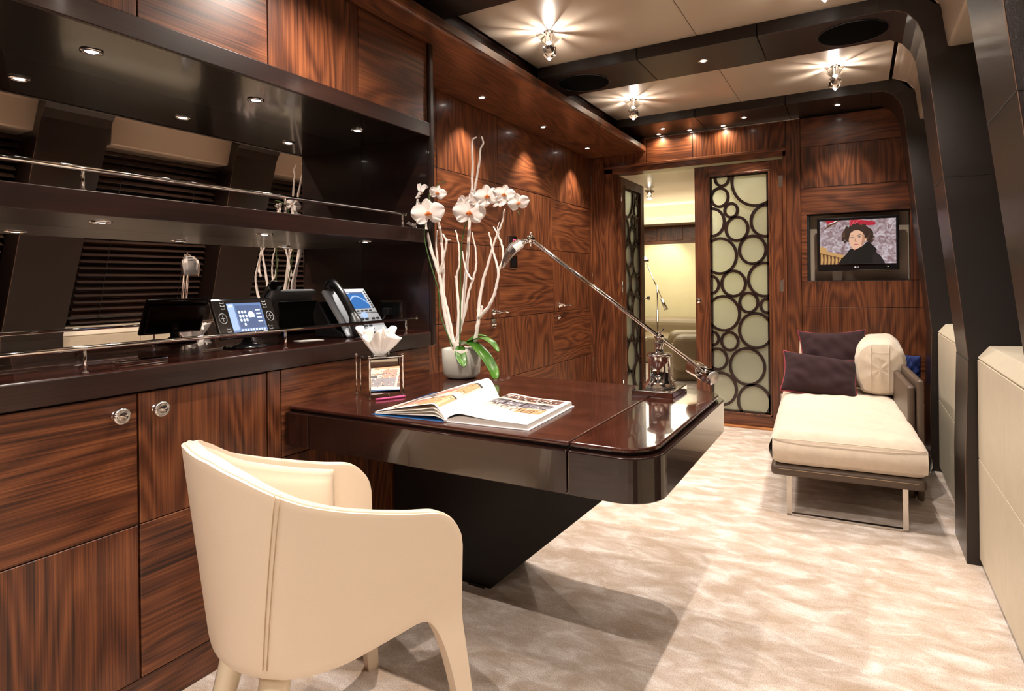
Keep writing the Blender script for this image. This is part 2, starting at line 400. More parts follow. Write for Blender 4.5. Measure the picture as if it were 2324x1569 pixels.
# ------------------------------------------------------------------ right side: raked hull ribs, lower cabinets, windows
EDGE=simple('leather_edge',lin(96,72,58),.3,coat=.4)
def rib(y0,idx):
    # inner face line (x,z), front edge y offset, width
    path=[(.387,0,-.22,.35),(.387,.42,-.215,.35),(.400,.848,-.205,.35),(.402,.852,-.205,.35),(.334,1.64,-.105,.38),(.333,1.645,-.105,.38),(.282,2.24,-.03,.42),(.272,2.32,-.02,.42),(.250,2.38,-.01,.42),(.215,2.43,0,.42),(.165,2.458,0,.42),(.10,ZB-.0005,0,.42)]
    m=MB(); vs=[];fs=[]
    for x,z,o,wd in path: 
        ox=.72 if z<2.3 else .60
        zt=z
        vs+=[(x,y0+o,z),(x,y0+o+wd,z)]
    n=len(path)
    # inner skin
    for i in range(n-1): fs.append((2*i,2*i+1,2*i+3,2*i+2))
    m.add(vs,fs,0,False)
    # outer line and sides
    outer=[(.70,0),(.70,.42),(.70,.848),(.70,.852),(.66,1.64),(.66,1.645),(.60,2.24),(.60,2.32),(.60,2.40),(.60,2.50),(.40,2.60),(.10,2.60)]
    for k,sgn in ((0,0),(1,1)):
        A=[];F=[]
        for (x,z,o,wd),(xo,zo) in zip(path,outer):
            yy=y0+o+(wd if k else 0); A+=[(x,yy,z),(xo,yy,zo)]
        for i in range(n-1): F.append((2*i,2*i+1,2*i+3,2*i+2))
        m.add(A,F,0,False)
    # thin seams, set slightly proud gaps
    for zq,(x,o,wd) in ((.85,(.401,-.205,.35)),(1.642,(.3335,-.105,.38))):
        m.box((x-.0012,y0+o-.0012,zq-.0016),(x+.30,y0+o+wd+.0012,zq+.0016),1)
    m.tube([(x+.0004,y0+o+.0004,z) for x,z,o,wd in path],.0016,6,2)
    mk('trim_%d'%(20+idx),m,[LEATH,GAP,EDGE],kind='structure')
for i,(y0,y1) in enumerate(BY): rib(y0,i)
# bays between the ribs
BAYS=[(3.63,4.60,'far'),(2.21,3.18,'middle'),(.79,1.76,'near'),(-.63,.34,'rear')]
for i,(y0,y1,nm) in enumerate(BAYS):
    # pelmet : cream curved cover running down from the ceiling
    t=thing('window_pelmet',{'far':'cream curved pelmet above the window bay nearest the far end wall','middle':'cream curved pelmet at top right, above the pale cabinet beside the frame edge','near':'cream curved pelmet seen only at the left end of the mirror','rear':'cream curved pelmet of the bay level with the camera'}[nm],'pelmet',(.42,(y0+y1)/2+.2,2.23))
    yy0,yy1=y0+.20-.01,y1+.20-.01
    m=MB(); pr=[]
    for k in range(9):
        a=k/8*PI/2; pr.append((.215+.13*math.sin(a),ZC-.125+.13*math.cos(a)-.005))
    pr+=[(.352,2.33),(.362,2.245),(.37,2.235)]
    pts=pr+[(.60,2.235),(.60,2.30),(.40,2.30),(.37,2.40),(.30,2.50),(.215,ZC+.01)]
    m.prism(pts,yy0,yy1,'y',0,False)
    mk('cover',m,CREAM_P,t,mods=bevmod(.004))
    # window: night glass with dark frame (setting)
    wv=st('window_%d'%(i+1),(.70,(y0+y1)/2,.95))
    mk('pane',MB().add([(.80,y0-.2,.86),(.80,y1+.3,.86),(.68,y1+.35,2.4),(.68,y0-.1,2.4)],[(0,1,2,3)]),NIGHT,wv)
    mk('window_frame',MB().box((.66,y0-.1,2.33),(.60,y1+.25,2.45)).box((.80,y0-.2,.84),(.74,y1+.2,.93)),LACQ,wv)
    # venetian blind following the raked hull
    b=thing('venetian_blind',{'far':'lowered dark brown blind in the window bay beside the daybed','middle':'lowered dark brown venetian blind seen in the mirror behind the tablet','near':'lowered dark venetian blind of the bay at the left end of the mirror','rear':'lowered dark venetian blind of the bay level with the camera'}[nm],'blind',(.55,(y0+y1)/2,.93))
    m=MB(); ns=26
    for k in range(ns):
        z=.95+k*(2.19-.95)/(ns-1); f=(z-.9)/1.4; xx=.60-.13*f; ya=y0-.012+f*.17+.02; yb=y1+f*.17+.01-.03
        m.add([(xx-.020,ya,z-.014),(xx+.018,ya,z+.018),(xx+.018,yb,z+.018),(xx-.020,yb,z-.014),(xx-.020,ya,z-.011),(xx+.018,ya,z+.021),(xx+.018,yb,z+.021),(xx-.020,yb,z-.011)],
            [(0,3,2,1),(4,5,6,7),(0,1,5,4),(1,2,6,5),(2,3,7,6),(3,0,4,7)])
    mk('slats',m,BLIND,b)
    for q in (.2,.8):
        yy=y0+(y1-y0)*q
        mk('cord',MB().tube([(.578,yy,.95),(.462,yy+.15,2.20)],.002,6),BLACKM,b)
    # lower cabinet of cream leather panels with sloped sill
    cb=thing('sill_cabinet',{'far':'narrow looking cream panelled low cabinet between dark ribs beside the daybed','middle':'cream panelled low cabinet with sloped sill at the right edge of the frame','near':'cream panelled low cabinet reflected at the left end of the mirror','rear':'cream panelled low cabinet level with the camera'}[nm],'cabinet',(.55,(y0+y1)/2,0))
    c0,c1=y0-.10,y1-.03
    mk('body',MB().box((.448,c0,.0),(.69,c1,.855)),GAP,cb)
    for (a,bb) in ((c0,(c0+c1)/2),((c0+c1)/2,c1)):
        for z0,z1 in ((.03,.448),(.448,.86)):
            mk('panel',MB().bbox((.43,a+.0015,z0+.0015),(.449,bb-.0015,z1-.0015),.002),CREAM_C,cb)
    mk('sill',MB().prism([(.43,.866),(.47,.916),(.72,.925),(.72,.85),(.445,.85)],c0,c1,'y'),CREAM_C,cb,mods=bevmod(.003))
    mk('plinth',MB().box((.437,c0,0),(.60,c1,.03)),LACQ,cb)
# walnut framed dark panel standing in the near bay (seen in the mirror)
t=thing('framed_panel','walnut framed dark panel reflected at the left end of the mirror','panel',(.36,1.6,.93))
m=MB(); y0,y1,z0,z1=1.20,1.72,.93,2.10
for a,b in (((y0,z0),(y0+.06,z1)),((y1-.06,z0),(y1,z1)),((y0,z0),(y1,z0+.06)),((y0,z1-.06),(y1,z1))): m.bbox((.385,a[0],a[1]),(.41,b[0],b[1]),.003)
mk('frame',m,W_V,t); mk('inset',MB().box((.395,y0+.05,z0+.05),(.405,y1-.05,z1-.05)),LACQ,t)

# ------------------------------------------------------------------ doors
RX=lambda X:-1.065+(X-737.2)/2.378*.003254   # measured lattice coordinates, turned into metres
LAT=[(815,165,48),(1008,190,143),(800,268,58),(866,343,45),(750,403,84),(1060,410,90),(898,445,71),(798,590,104),(985,562,82),(1048,722,96),(742,748,56),(875,742,76),(815,905,101),(960,845,59),(1062,862,44),(998,995,100),(750,1045,44),(850,1057,56),(778,1157,64),(948,1190,105),(798,1320,95),(985,1378,98)]
def lattice_local(Wd):
    """rings as (cx,cz,rx,rz) in door coordinates: x from the handle edge, z height"""
    out=[]
    for X,Y,r in LAT:
        x=-1.065+(X-745)/2.378*.003254; z=2.07-(Y-148)/2.378*.003596
        out.append((x+1.191,z,r/2.378*.003254,r/2.378*.003596))
    return out
def clip(poly,x0,x1,z0,z1):
    for ax,val,sg in ((0,x0,1),(0,x1,-1),(1,z0,1),(1,z1,-1)):
        out=[]
        for i in range(len(poly)):
            p,q=poly[i],poly[(i+1)%len(poly)]; dp=(p[ax]-val)*sg; dq=(q[ax]-val)*sg
            if dp>=0: out.append(p)
            if dp*dq<0:
                t=dp/(dp-dq); out.append((p[0]+(q[0]-p[0])*t,p[1]+(q[1]-p[1])*t))
        poly=out
        if len(poly)<3: return []
    return poly
def make_door(name,Wd,loc,rz,flip):
    """local x 0 at handle edge .. Wd at hinge (flip mirrors), y depth, z up"""
    d=st(name,loc,rz); H=2.155; st_=.118; gx0,gx1,gz0,gz1=.128,.575,.122,2.062
    F=(lambda x:Wd-x) if flip else (lambda x:x)
    m=MB(); T=.022
    def bx(a,b,mi,r=.003): m.bbox((F(a[0]),a[1],a[2]),(F(b[0]),b[1],b[2]),r,mi)
    bx((0,-T,.012),(gx0-.018,T,H),0); bx((gx1+.018,-T,.012),(Wd,T,H),0)
    bx((gx0-.018,-T,.012),(gx1+.018,T,gz0-.018),1); bx((gx0-.018,-T,gz1+.018),(gx1+.018,T,H),1)
    mk('frame',m,[W_V,W_H],d,world=False)
    m=MB()
    for s in (-1,1):
        y0,y1=(s*(T+.006),s*.008)
        for a,b in (((gx0-.02,gz0-.02),(gx0-.004,gz1+.02)),((gx1+.004,gz0-.02),(gx1+.02,gz1+.02)),((gx0-.02,gz0-.02),(gx1+.02,gz0-.004)),((gx0-.02,gz1+.004),(gx1+.02,gz1+.02))):
            m.bbox((F(a[0]),min(y0,y1),a[1]),(F(b[0]),max(y0,y1),b[1]),.003)
    mk('moulding',m,W_V,d,world=False)
    m=MB().box((F(gx0-.018),-.0035,gz0-.018),(F(gx1+.018),.0035,gz1+.018))
    mk('glass_pane',m,FROST,d,world=False)
    m=MB()
    wr=.0225
    for s in (-1,1):
        ya,yb=s*.0045,s*.016
        for cx,cz,rx,rz_ in lattice_local(Wd):
            n=56
            for k in range(n):
                a0,a1=2*PI*k/n,2*PI*(k+1)/n
                q=[(cx+(rx-wr*o)*math.cos(a),cz+(rz_-wr*o)*math.sin(a)) for a,o in ((a0,0),(a1,0),(a1,1),(a0,1))]
                q=clip(q,gx0,gx1,gz0,gz1)
                if len(q)>=3: m.prism([(F(p[0]),p[1]) for p in q],ya,yb,'y')
        e=.011
        for a,b in (((gx0,gz0),(gx0+e,gz1)),((gx1-e,gz0),(gx1,gz1)),((gx0,gz0),(gx1,gz0+e)),((gx0,gz1-e),(gx1,gz1))):
            m.box((F(a[0]),ya,a[1]),(F(b[0]),yb,b[1]))
    mk('circle_lattice',m,D_H,d,world=False,recalc=True)
    for s in (-1,1):
        mk('knob',MB().lathe([(.012,0),(.012,.012),(.006,.014),(.006,.03),(.016,.036),(.022,.046),(.020,.055),(.010,.060),(0,.061)],(F(.034),s*T,1.03),'y',24).xf(Matrix.Translation((0,s*T,0))@Matrix.Diagonal((1,s,1,1))@Matrix.Translation((0,-s*T,0))) ,CHROME,d,world=False)
    for z in (.25,1.15,1.98):
        mk('hinge',MB().tube([(F(Wd+.004),-T-.004,z-.05),(F(Wd+.004),-T-.004,z+.05)],.006,10).box((F(Wd-.001),-T-.002,z-.045),(F(Wd-.03),-T+.001,z+.045)),STEEL,d,world=False)
    return d
make_door('door_1',.684,(-1.191,YE+.03,0),0,False)
make_door('door_2',.684,(-1.885,YE+.075,0),R(90),True)
# door in the left wall : lever handle, lock, hinges
d=st('door_3',(XW,4.8,0))
def lever(x,y,z,sgn,parent):
    mk('lever_handle',MB().lathe([(.024,0),(.024,.006),(.012,.010),(.009,.04),(.010,.05)],(x,y,z),'x',20).tube(smooth_path([(x+.045,y,z),(x+.05,y+sgn*.03,z),(x+.048,y+sgn*.08,z+.001),(x+.05,y+sgn*.115,z-.004)]),[.008]*7+[.006]*6+[.010]*6,12),CHROME,parent)
lever(XW,4.515,1.012,1,d)
mk('key_escutcheon',MB().lathe([(.020,0),(.020,.005),(.008,.008),(.006,.016),(0,.017)],(XW,4.50,.915),'x',18),CHROME,d)
for z in (.45,1.215,2.137): mk('hinge',MB().tube([(XW+.006,5.20,z-.06),(XW+.006,5.20,z+.06)],.008,10),STEEL,d)
t=thing('lever_handle','chrome lever handle on the walnut wall right behind the orchid branches','handle',(XW,3.49,.96))
mk('lever',MB().lathe([(.024,0),(.024,.006),(.012,.010),(.009,.04),(.010,.05)],(XW,3.48,1.005),'x',20).tube(smooth_path([(XW+.045,3.48,1.005),(XW+.05,3.51,1.005),(XW+.048,3.56,1.006),(XW+.05,3.59,1.0)]),[.008]*7+[.006]*6+[.010]*6,12),CHROME,t)
mk('thumb_turn',MB().bbox((XW,3.44,.90),(XW+.008,3.49,.96),.002).lathe([(.012,0),(.014,.02),(.012,.028),(0,.029)],(XW,3.465,.93),'x',14),CHROME,t)
# thermostat and switch plate
t=thing('thermostat','chrome wall thermostat with a red digital readout','thermostat',(XW,3.75,1.41))
mk('plate',MB().bbox((XW,3.675,1.41),(XW+.010,3.80,1.53),.002),CHROME,t)
mk('display',MB().bbox((XW+.008,3.712,1.425),(XW+.013,3.79,1.522),.001),BLACKP,t)
RED=simple('red_readout',(1,.05,.12,1),.4,emit=(1,.08,.18,1),es=3.2)
m=MB()
def digit(m,y,z,s,segs,x):
    L={'a':((0,1),(1,1)),'b':((1,.5),(1,1)),'c':((1,0),(1,.5)),'d':((0,0),(1,0)),'e':((0,0),(0,.5)),'f':((0,.5),(0,1)),'g':((0,.5),(1,.5))}
    for q in segs:
        (a,b),(c,e)=L[q]; y0,y1=y+a*s*.6,y+c*s*.6; z0,z1=z+b*s,z+e*s
        m.box((x,min(y0,y1)-.0015,min(z0,z1)-.0015),(x+.001,max(y0,y1)+.0015,max(z0,z1)+.0015))
digit(m,3.730,1.484,.020,'abged',XW+.0131); digit(m,3.752,1.484,.020,'abged',XW+.0131)
mk('readout',m,RED,t)
t=thing('switch_plate','mirror chrome switch plate below the thermostat','switch',(XW,3.75,1.30))
mk('plate',MB().bbox((XW,3.69,1.30),(XW+.009,3.80,1.395),.002),CHROME,t)
mk('rocker',MB().bbox((XW+.008,3.715,1.32),(XW+.012,3.775,1.375),.001),BLACKP,t)

# ------------------------------------------------------------------ built-in niche unit on the left
KNOBM=simple('polished_nickel',(.86,.84,.82,1),.16,1)
def knob(parent,y,z):
    prof=[(.013,0),(.013,.003),(.008,.005),(.007,.013),(.012,.017),(.020,.021),(.0225,.027),(.022,.033),(.0175,.037),(.0165,.0362),(.012,.0385),(.006,.0405),(0,.041)]
    k=mk('knob',MB().lathe(prof,(XC,y,z),'x',36),KNOBM,parent)
    m=MB()
    for i in range(28):
        a=2*PI*i/28; m.box((-.001,-.0011,.020),(.009,.0011,.0275)) if 0 else None
        c,s=math.cos(a),math.sin(a)
        m.tube([(XC+.021,y+c*.0195,z+s*.0195),(XC+.029,y+c*.0227,z+s*.0227),(XC+.0345,y+c*.0205,z+s*.0205),(XC+.0385,y+c*.0120,z+s*.0120)],.0011,5)
    mk('fluting',m,KNOBM,parent)
def base_unit(y0,y1,label,first=0):
    t=thing('base_cabinet',label,'cabinet',((XC+XM)/2,(y0+y1)/2,0),group=None)
    mk('body',MB().box((XC-.02,y0+.001,0),(XM,y1-.001,.905)),GAP,t)
    ym=(y0+y1)/2
    for q,(a,b) in enumerate(((y0,ym),(ym,y1))):
        m=MB()
        m.bbox((XC,a+.003,.538),(XC-.019,b-.003,.903),.0015,(q+first)%2,1); m.bbox((XC,a+.003,.108),(XC-.019,b-.003,.5355),.0015,(q+first+1)%2,1)
        mk('door',m,[W_H,W_V],t)
        knob(t,ym+(-.058 if q==0 else .050),.853)
    mk('plinth',MB().bbox((XC-.004,y0+.001,0),(XC-.019,y1-.001,.1045),.0015),W_H,t)
    return t
base_unit(.531,1.385,'walnut base cabinet with two doors and fluted chrome knobs, behind the ivory chair')
base_unit(-.33,.525,'walnut base cabinet outside the left edge of the frame, next to the knobbed one',0)
t=thing('desk_return_panel','walnut panelled section of the wall unit that the desk butts against','cabinet',((XC+XM)/2,1.85,0))
mk('stile',MB().bbox((XC,1.388,.0),(XC-.019,1.440,.905),.0015),W_V,t)
mk('body',MB().box((XC-.021,1.388,0),(XM,2.29,.905)),GAP,t)
mk('upper_panel',MB().bbox((XC,1.444,.60),(XC-.019,2.06,.905),.0015),W_H,t)
mk('end_stile',MB().bbox((XC,2.063,.60),(XC-.019,2.288,.905),.0015),W_H,t)
m=MB(); m.bbox((XC,1.444,.11),(XC-.019,1.86,.597),.0015,1); m.bbox((XC,1.863,.11),(XC-.019,2.288,.597),.0015,1); m.bbox((XC,1.444,0),(XC-.019,2.288,.107),.0015,0)
mk('lower_panel',m,[W_H,W_V],t)
t=mk('worktop',MB().bbox((XC+.011,-.34,.912),(XM,2.287,.976),.003).bbox((XC+.013,-.34,.909),(XC+.004,2.287,.973),.002,1),[D_TY,D_H]); tag(t,'long dark wenge worktop running along the mirrored niche','worktop')
t=mk('wall_shelf',MB().bbox((XC+.006,-.34,1.391),(XM,2.289,1.454),.002),[D_H]); tag(t,'long dark shelf dividing the mirrored niche in two','shelf')
for nm,z0,z1,lb in (('wall_mirror',.976,1.391,'bronze tinted mirror between worktop and dark shelf, behind the telephone'),('wall_mirror',1.454,1.892,'bronze tinted mirror above the dark shelf')):
    o=mk(nm,MB().box((XM,-.34,z0),(XM-.006,2.289,z1)),MIRROR); tag(o,lb,'mirror')
t=thing('niche_end_panel','dark wenge upright closing the far end of the mirrored niche','panel',((XC+XM)/2,2.30,.976))
mk('face',MB().box((XC,2.29,.976),(XM,2.308,1.956)),D_H,t)
mk('edge_post',MB().bbox((XC-.005,2.2905,.909),(XC+.018,2.322,2.33),.008,0,3),D_H,t)
o=mk('niche_soffit',MB().box((XC+.0,-.34,1.892),(XM,2.289,1.955)).bbox((XC+.016,-.34,1.889),(XC-.002,2.289,1.953),.002,1),[LACQ,D_H]); tag(o,'glossy dark lit soffit panel under the upper walnut cupboards','soffit')
ud=[-.345,.093,.531,.968,1.404,1.841,2.287]
names=['far outside the frame on the left','outside the frame beside the first one seen','at the top left corner of the frame, first with upright grain','with level wavy grain, between two upright grained ones','with upright grain, between two level grained ones','last one before the recessed wall, level grain']
for i in range(6):
    t=thing('wall_cabinet','upper walnut cupboard '+names[i],'cupboard',((XC+XM)/2,(ud[i]+ud[i+1])/2,1.957))
    mk('body',MB().box((XC-.02,ud[i]+.001,1.957),(XM,ud[i+1]-.001,2.328)),GAP,t)
    mk('door',MB().bbox((XC,ud[i]+.002,1.958),(XC-.019,ud[i+1]-.002,2.326),.002,0,2),[W_H if i%2 else W_V],t)
def rail(z,zt,y1,posts,label):
    t=thing('gallery_rail',label,'rail',(XC-.0,(y1-.3)/2,z),group=None)
    for dx,zz_,r in ((0,zt,.0065),):
        mk('bar',MB().tube([(XC-.012,-.34,zz_),(XC-.012,y1,zz_)],r,12).lathe([(0,-.001),(.0075,0),(.0075,.006),(0,.008)],(XC-.012,y1,zz_),'y',12),CHROME,t)
    for y in posts:
        mk('post',MB().tube([(XC-.012,y,z),(XC-.012,y,zt)],.0045,12).lathe([(.009,0),(.009,.003),(.0045,.005)],(XC-.012,y,z),'z',12),CHROME,t)
rail(1.454,1.513,2.135,(.185,.831,1.479,2.118),'thin chrome gallery rail along the front of the upper dark shelf')
rail(.976,1.042,2.205,(.185,.831,1.474,2.135),'thin chrome gallery rail along the front of the worktop')
# ------------------------------------------------------------------ spotlights
def spot_proto():
    t=thing('recessed_spotlight','small recessed spotlight','spotlight',(0,0,0))
    mk('trim_ring',MB().lathe([(.030,0),(.030,-.003),(.022,-.005),(.017,-.002),(.017,.0)],(0,0,0),'z',24,close=False),CHROME,t,world=False)
    mk('lens',MB().lathe([(.0165,-.001),(.012,-.0035),(0,-.0045)],(0,0,0),'z',20,close=False),LAMPLENS,t,world=False)
    return t
sp=spot_proto(); used=[False]
def place_spot(p,label,group):
    if not used[0]:
        used[0]=True; sp.location=p; sp['label']=label; sp['group']=group; return sp
    return dup(sp,p,None,label,group)
for p,l in zip(SOFFIT_SPOTS,('nearest the orchid tip','in the middle of the three','farthest, next to the door frame')): place_spot(p,'bright spotlight in the walnut soffit over the left wall, '+l,'spotlights in the walnut soffit')
for y,l in zip(NICHE_Y,('outside the left edge','next outside the frame','leftmost in the frame','middle one of three in the frame','nearest the end panel')):
    place_spot((-1.94,y,1.891),'spotlight in the dark niche soffit over the mirror, '+l,'spotlights in the niche soffit')
    place_spot((-1.90,y,1.3905),'spotlight under the dark shelf, '+l,'spotlights under the shelf')
for p,l in zip(BEAM_SPOTS,('on the far beam above the open doorway','on the far beam above the circle lattice door','on the far beam above the television','on the middle beam between two round speakers','on the beam over the desk front','on the beam just behind the camera','on the rearmost beam')): place_spot(p,'bright spotlight '+l,'spotlights in the ceiling beams')
for p,l in zip(HEADER_SPOTS,('left, where the walnut soffit ends','middle one','right one, above the lattice door')): place_spot((p[0],p[1]-.01,p[2]-.0005),'tiny spotlight tucked against the header over the double doors, '+l,'tiny spotlights over the door header')
# crystal ceiling lamps
def crystal_proto():
    t=thing('crystal_ceiling_lamp','crystal ceiling lamp','ceiling lamp',(0,0,0))
    m=MB()
    for k in range(4):
        a=PI/4+k*PI/2; c,s=math.cos(a),math.sin(a); n=(-s*.0012,c*.0012)
        for L,z0,z1 in ((.075,-.030,-.001),):
            P=[(.018*c,.018*s,-.012),(L*c,L*s,-.018),(L*c,L*s,-.024),(.024*c,.024*s,-.066),(.018*c,.018*s,-.066)]
            A=[(x+n[0],y+n[1],z) for x,y,z in P]+[(x-n[0],y-n[1],z) for x,y,z in P]; q=len(P)
            m.add(A,[list(range(q)),list(range(2*q-1,q-1,-1))]+[[i,(i+1)%q,q+(i+1)%q,q+i] for i in range(q)])
    rr=random.Random(3)  # extra thin slats added inside the blades to cast rays on the ceiling
    for k in range(13):
        a=k*2*PI/13+rr.uniform(-.12,.12); c,s=math.cos(a),math.sin(a); w_=rr.uniform(.0015,.0045); L=rr.uniform(.016,.024)
        m.add([(L*c-s*w_,L*s+c*w_,-.004),(L*c+s*w_,L*s-c*w_,-.004),((L+.002)*c+s*w_,(L+.002)*s-c*w_,-.055),((L+.002)*c-s*w_,(L+.002)*s+c*w_,-.055)],[(0,1,2,3)])
    mk('blades_and_ray_slats',m,CHROME,t,world=False)
    mk('ceiling_plate',MB().lathe([(.028,0),(.028,-.004),(.020,-.006)],(0,0,0),'z',24),CHROME,t,world=False)
    bm=bmesh.new(); bmesh.ops.create_icosphere(bm,subdivisions=1,radius=.043)
    for v in bm.verts: v.co=Vector((v.co.x,v.co.y,v.co.z*1.10-.104))
    m=MB(); bm.verts.index_update(); m.add([v.co[:] for v in bm.verts],[[v.index for v in f.verts] for f in bm.faces]); bm.free()
    mk('crystal',m,CRYS,t,world=False)
    mk('bulb',MB().lathe([(.0,-.054),(.013,-.056),(.015,-.062),(.009,-.068),(0,-.070)],(0,0,0),'z',14),BULB,t,world=False)
    return t
cl=crystal_proto()
lab=['at the far end of the ceiling, left of the two','at the far end of the ceiling, right of the two','in the big near ceiling panel at the top of the frame','over the pale carpet, just above the frame']
for i,(x,y) in enumerate(CRYST):
    l='faceted crystal ceiling lamp '+(lab[i] if i<4 else 'behind the camera, %s side, %s'%(('cabinet','window')[i%2],('nearest','next','rearmost')[(i-4)//2]))
    if i==0: cl.location=(x,y,ZC); cl['label']=l; cl['group']='crystal ceiling lamps'
    else: dup(cl,(x,y,ZC),None,l,'crystal ceiling lamps')
# speakers in the beam
for x,y,l in ((-1.495,3.58,'round black speaker grille in the middle beam, left end near the walnut soffit'),(-.008,3.58,'round black speaker grille in the middle beam, right end near the window')):
    t=thing('ceiling_speaker',l,'speaker',(x,y,ZB))
    mk('grille',MB().lathe([(0,-.004),(.155,-.004),(.158,-.002),(.158,.001)],(x,y,ZB),'z',48),SPK,t)
    mk('rim',MB().lathe([(.158,.001),(.158,-.004),(.162,-.005),(.165,-.002),(.165,.001)],(x,y,ZB),'z',48,close=False),BLACKM,t)

# ------------------------------------------------------------------ desk
def rrect(x0,y0,x1,y1,r,corners=(0,1,1,0),n=10):
    """corners: BL, BR, TR, TL rounded?"""
    out=[]
    for (cx,cy,a0,on) in ((x0,y0,180,corners[0]),(x1,y0,270,corners[1]),(x1,y1,0,corners[2]),(x0,y1,90,corners[3])):
        if not on: out.append((cx,cy)); continue
        ox=cx+(r if cx==x0 else -r); oy=cy+(r if cy==y0 else -r)
        for k in range(n+1):
            a=R(a0+90*k/n); out.append((ox+r*math.cos(a),oy+r*math.sin(a)))
    return out
DX0,DX1,DY0,DY1=-1.747,-.433,1.456,2.425
desk=thing('desk','dark wenge cantilevered desk with rounded corners and slanted plinth','desk',(-1.09,1.94,0))
SX=-.668; SXL=-1.632
mk('apron',MB().prism(rrect(DX0,DY0,SXL-.0012,DY1,.1,(0,0,0,0)),.641,.757),D_G,desk,mods=bevmod(.003))
mk('apron_drawer',MB().prism(rrect(SXL+.0012,DY0,SX-.0015,DY1,.1,(0,0,0,0)),.641,.757),D_G,desk,mods=bevmod(.003))
mk('apron_end',MB().prism(rrect(SX+.0015,DY0,DX1,DY1,.105,(0,1,1,0),14),.641,.757),D_G,desk,mods=bevmod(.004,3))
mk('top_riser',MB().prism(rrect(DX0,DY0+.026,DX1-.026,DY1-.026,.09,(0,1,1,0),14),.757,.763),GAP,desk)
def topslab(x0,x1,rc): return MB().prism(rrect(x0,DY0+.016,x1,DY1-.016,.095,rc,14),.7625,.776)
mk('top',topslab(DX0,SX-.0015,(0,0,0,0)),D_T,desk,mods=bevmod(.005,3))
mk('top_end',topslab(SX+.0015,DX1-.016,(0,1,1,0)),D_TY,desk,mods=bevmod(.005,3))
GROOVE=simple('fine_groove',lin(96,60,46),.2,coat=.5)
m=MB(); zt=.7762
for a,b in (((-1.615,1.475),(-1.613,2.19)),((-1.613,2.188),(SX,2.190)),((-1.615,1.475),(-1.60,1.4765))): m.box((a[0],a[1],zt-.001),(b[0],b[1],zt))
mk('inlay_line',m,GROOVE,desk)
m=MB()
for a,b in (((-1.30,2.215),(-.862,2.2175)),((-1.30,2.365),(-.862,2.3675)),((-1.302,2.215),(-1.30,2.3675)),((-.8645,2.215),(-.862,2.3675)),((-1.15,2.226),(-1.03,2.228))): m.box((a[0],a[1],zt-.001),(b[0],b[1],zt+.0002))
mk('cable_lid',m,GROOVE,desk)
mk('plinth',MB().prism([(-1.745,.0),(-1.263,.0),(-.553,.641),(-1.745,.641)],2.02,2.30,'y'),simple('black_satin',lin(14,9,8),.38),desk,mods=bevmod(.004))
mk('plinth_foot',MB().prism([(-1.36,.0),(-1.285,.0),(-1.275,.012),(-1.36,.012)],2.012,2.30,'y'),BLACKLAC,desk)
# ------------------------------------------------------------------ chair
ch=thing('tub_chair','ivory leather tub chair with open front legs, seen from behind at the desk','chair',(-1.174,1.082,0),R(-21.4))
HW,YA,RB=.276,.25,.304
L1=YA; L2=PI*.5*(HW+RB); TOT=2*L1+L2
UT=[(0,.650),(.03,.656),(.06,.664),(.10,.675),(.16,.697),(.22,.724),(.27,.748),(.31,.772),(.36,.805),(.42,.833),(.5,.846)]
def interp(T,u):
    for (a,x),(b,y) in zip(T,T[1:]):
        if u<=b: return x+(y-x)*(u-a)/(b-a)
    return T[-1][1]
def ztop(u): 
    v=min(u,1-u); z=(interp(UT,v)+interp(UT,max(0,v-.006))+interp(UT,min(.5,v+.006)))/3; d=v*TOT; q=max(0,1-d/.085); return z-.085*(1-math.sqrt(max(0,1-q*q)))
def zbot(u):
    v=min(u,1-u)*TOT   # arc distance from the front edge
    w0,w1=.036,.125
    if v<=w0: return .0
    if v<w1:
        q=(v-w0)/(w1-w0)
        return .415*(1-(1-q)**3.2)**(1/2.4)
    t=(v-w1)/(TOT/2-w1); return .415-.035*math.sin(min(1,t*1.6)*PI/2)
def ring(u,z,inset=0.0):
    s=u*TOT; f=min(1,max(0,(.85-z)/.47)); 
    hw=HW-inset-.022*f; rb=RB-inset-.055*f
    if s<L1: x,y=hw,L1-s
    elif s<L1+L2:
        th=(s-L1)/L2*PI; e=.92; c,sn=math.cos(th),math.sin(th)
        x,y=hw*math.copysign(abs(c)**e,c),-rb*abs(sn)**e
    else: x,y=-hw,(s-L1-L2)
    # front legs flare slightly forward and outward near the floor
    if z<.40:
        g=(.40-z)/.40; x+=math.copysign(.042,x)*g*(1 if abs(x)>.2 else 0); y+=.034*g
    return x,y
us=[]
k=0
NS=150
for i in range(NS+1):
    t=i/NS; us.append(t)
lead=[0,.004,.01,.018,.026,.034,.0365,.038,.040,.043,.047,.052,.058,.066,.075,.085,.095,.11,.125]
lead=[v/TOT for v in lead]
mid=[lead[-1]+(1-2*lead[-1])*i/100 for i in range(1,100)]
us=lead+mid+[1-v for v in reversed(lead)]
m=MB(); NV=22; vs=[]
for u in us:
    zb,zt_=zbot(u),ztop(u)
    for j in range(NV+1):
        z=zb+(zt_-zb)*j/NV; x,y=ring(u,z); vs.append((x,y,z))
fs=[]
for i in range(len(us)-1):
    for j in range(NV):
        a=i*(NV+1)+j; fs.append((a,a+1,a+NV+2,a+NV+1))
m.add(vs,fs,0,True)
mk('shell',m,CHAIRL,ch,world=False,recalc=False,mods=[('SOLIDIFY',dict(thickness=.034,offset=-1)),('BEVEL',dict(width=.009,segments=3,limit_method='ANGLE',angle_limit=R(50)))])
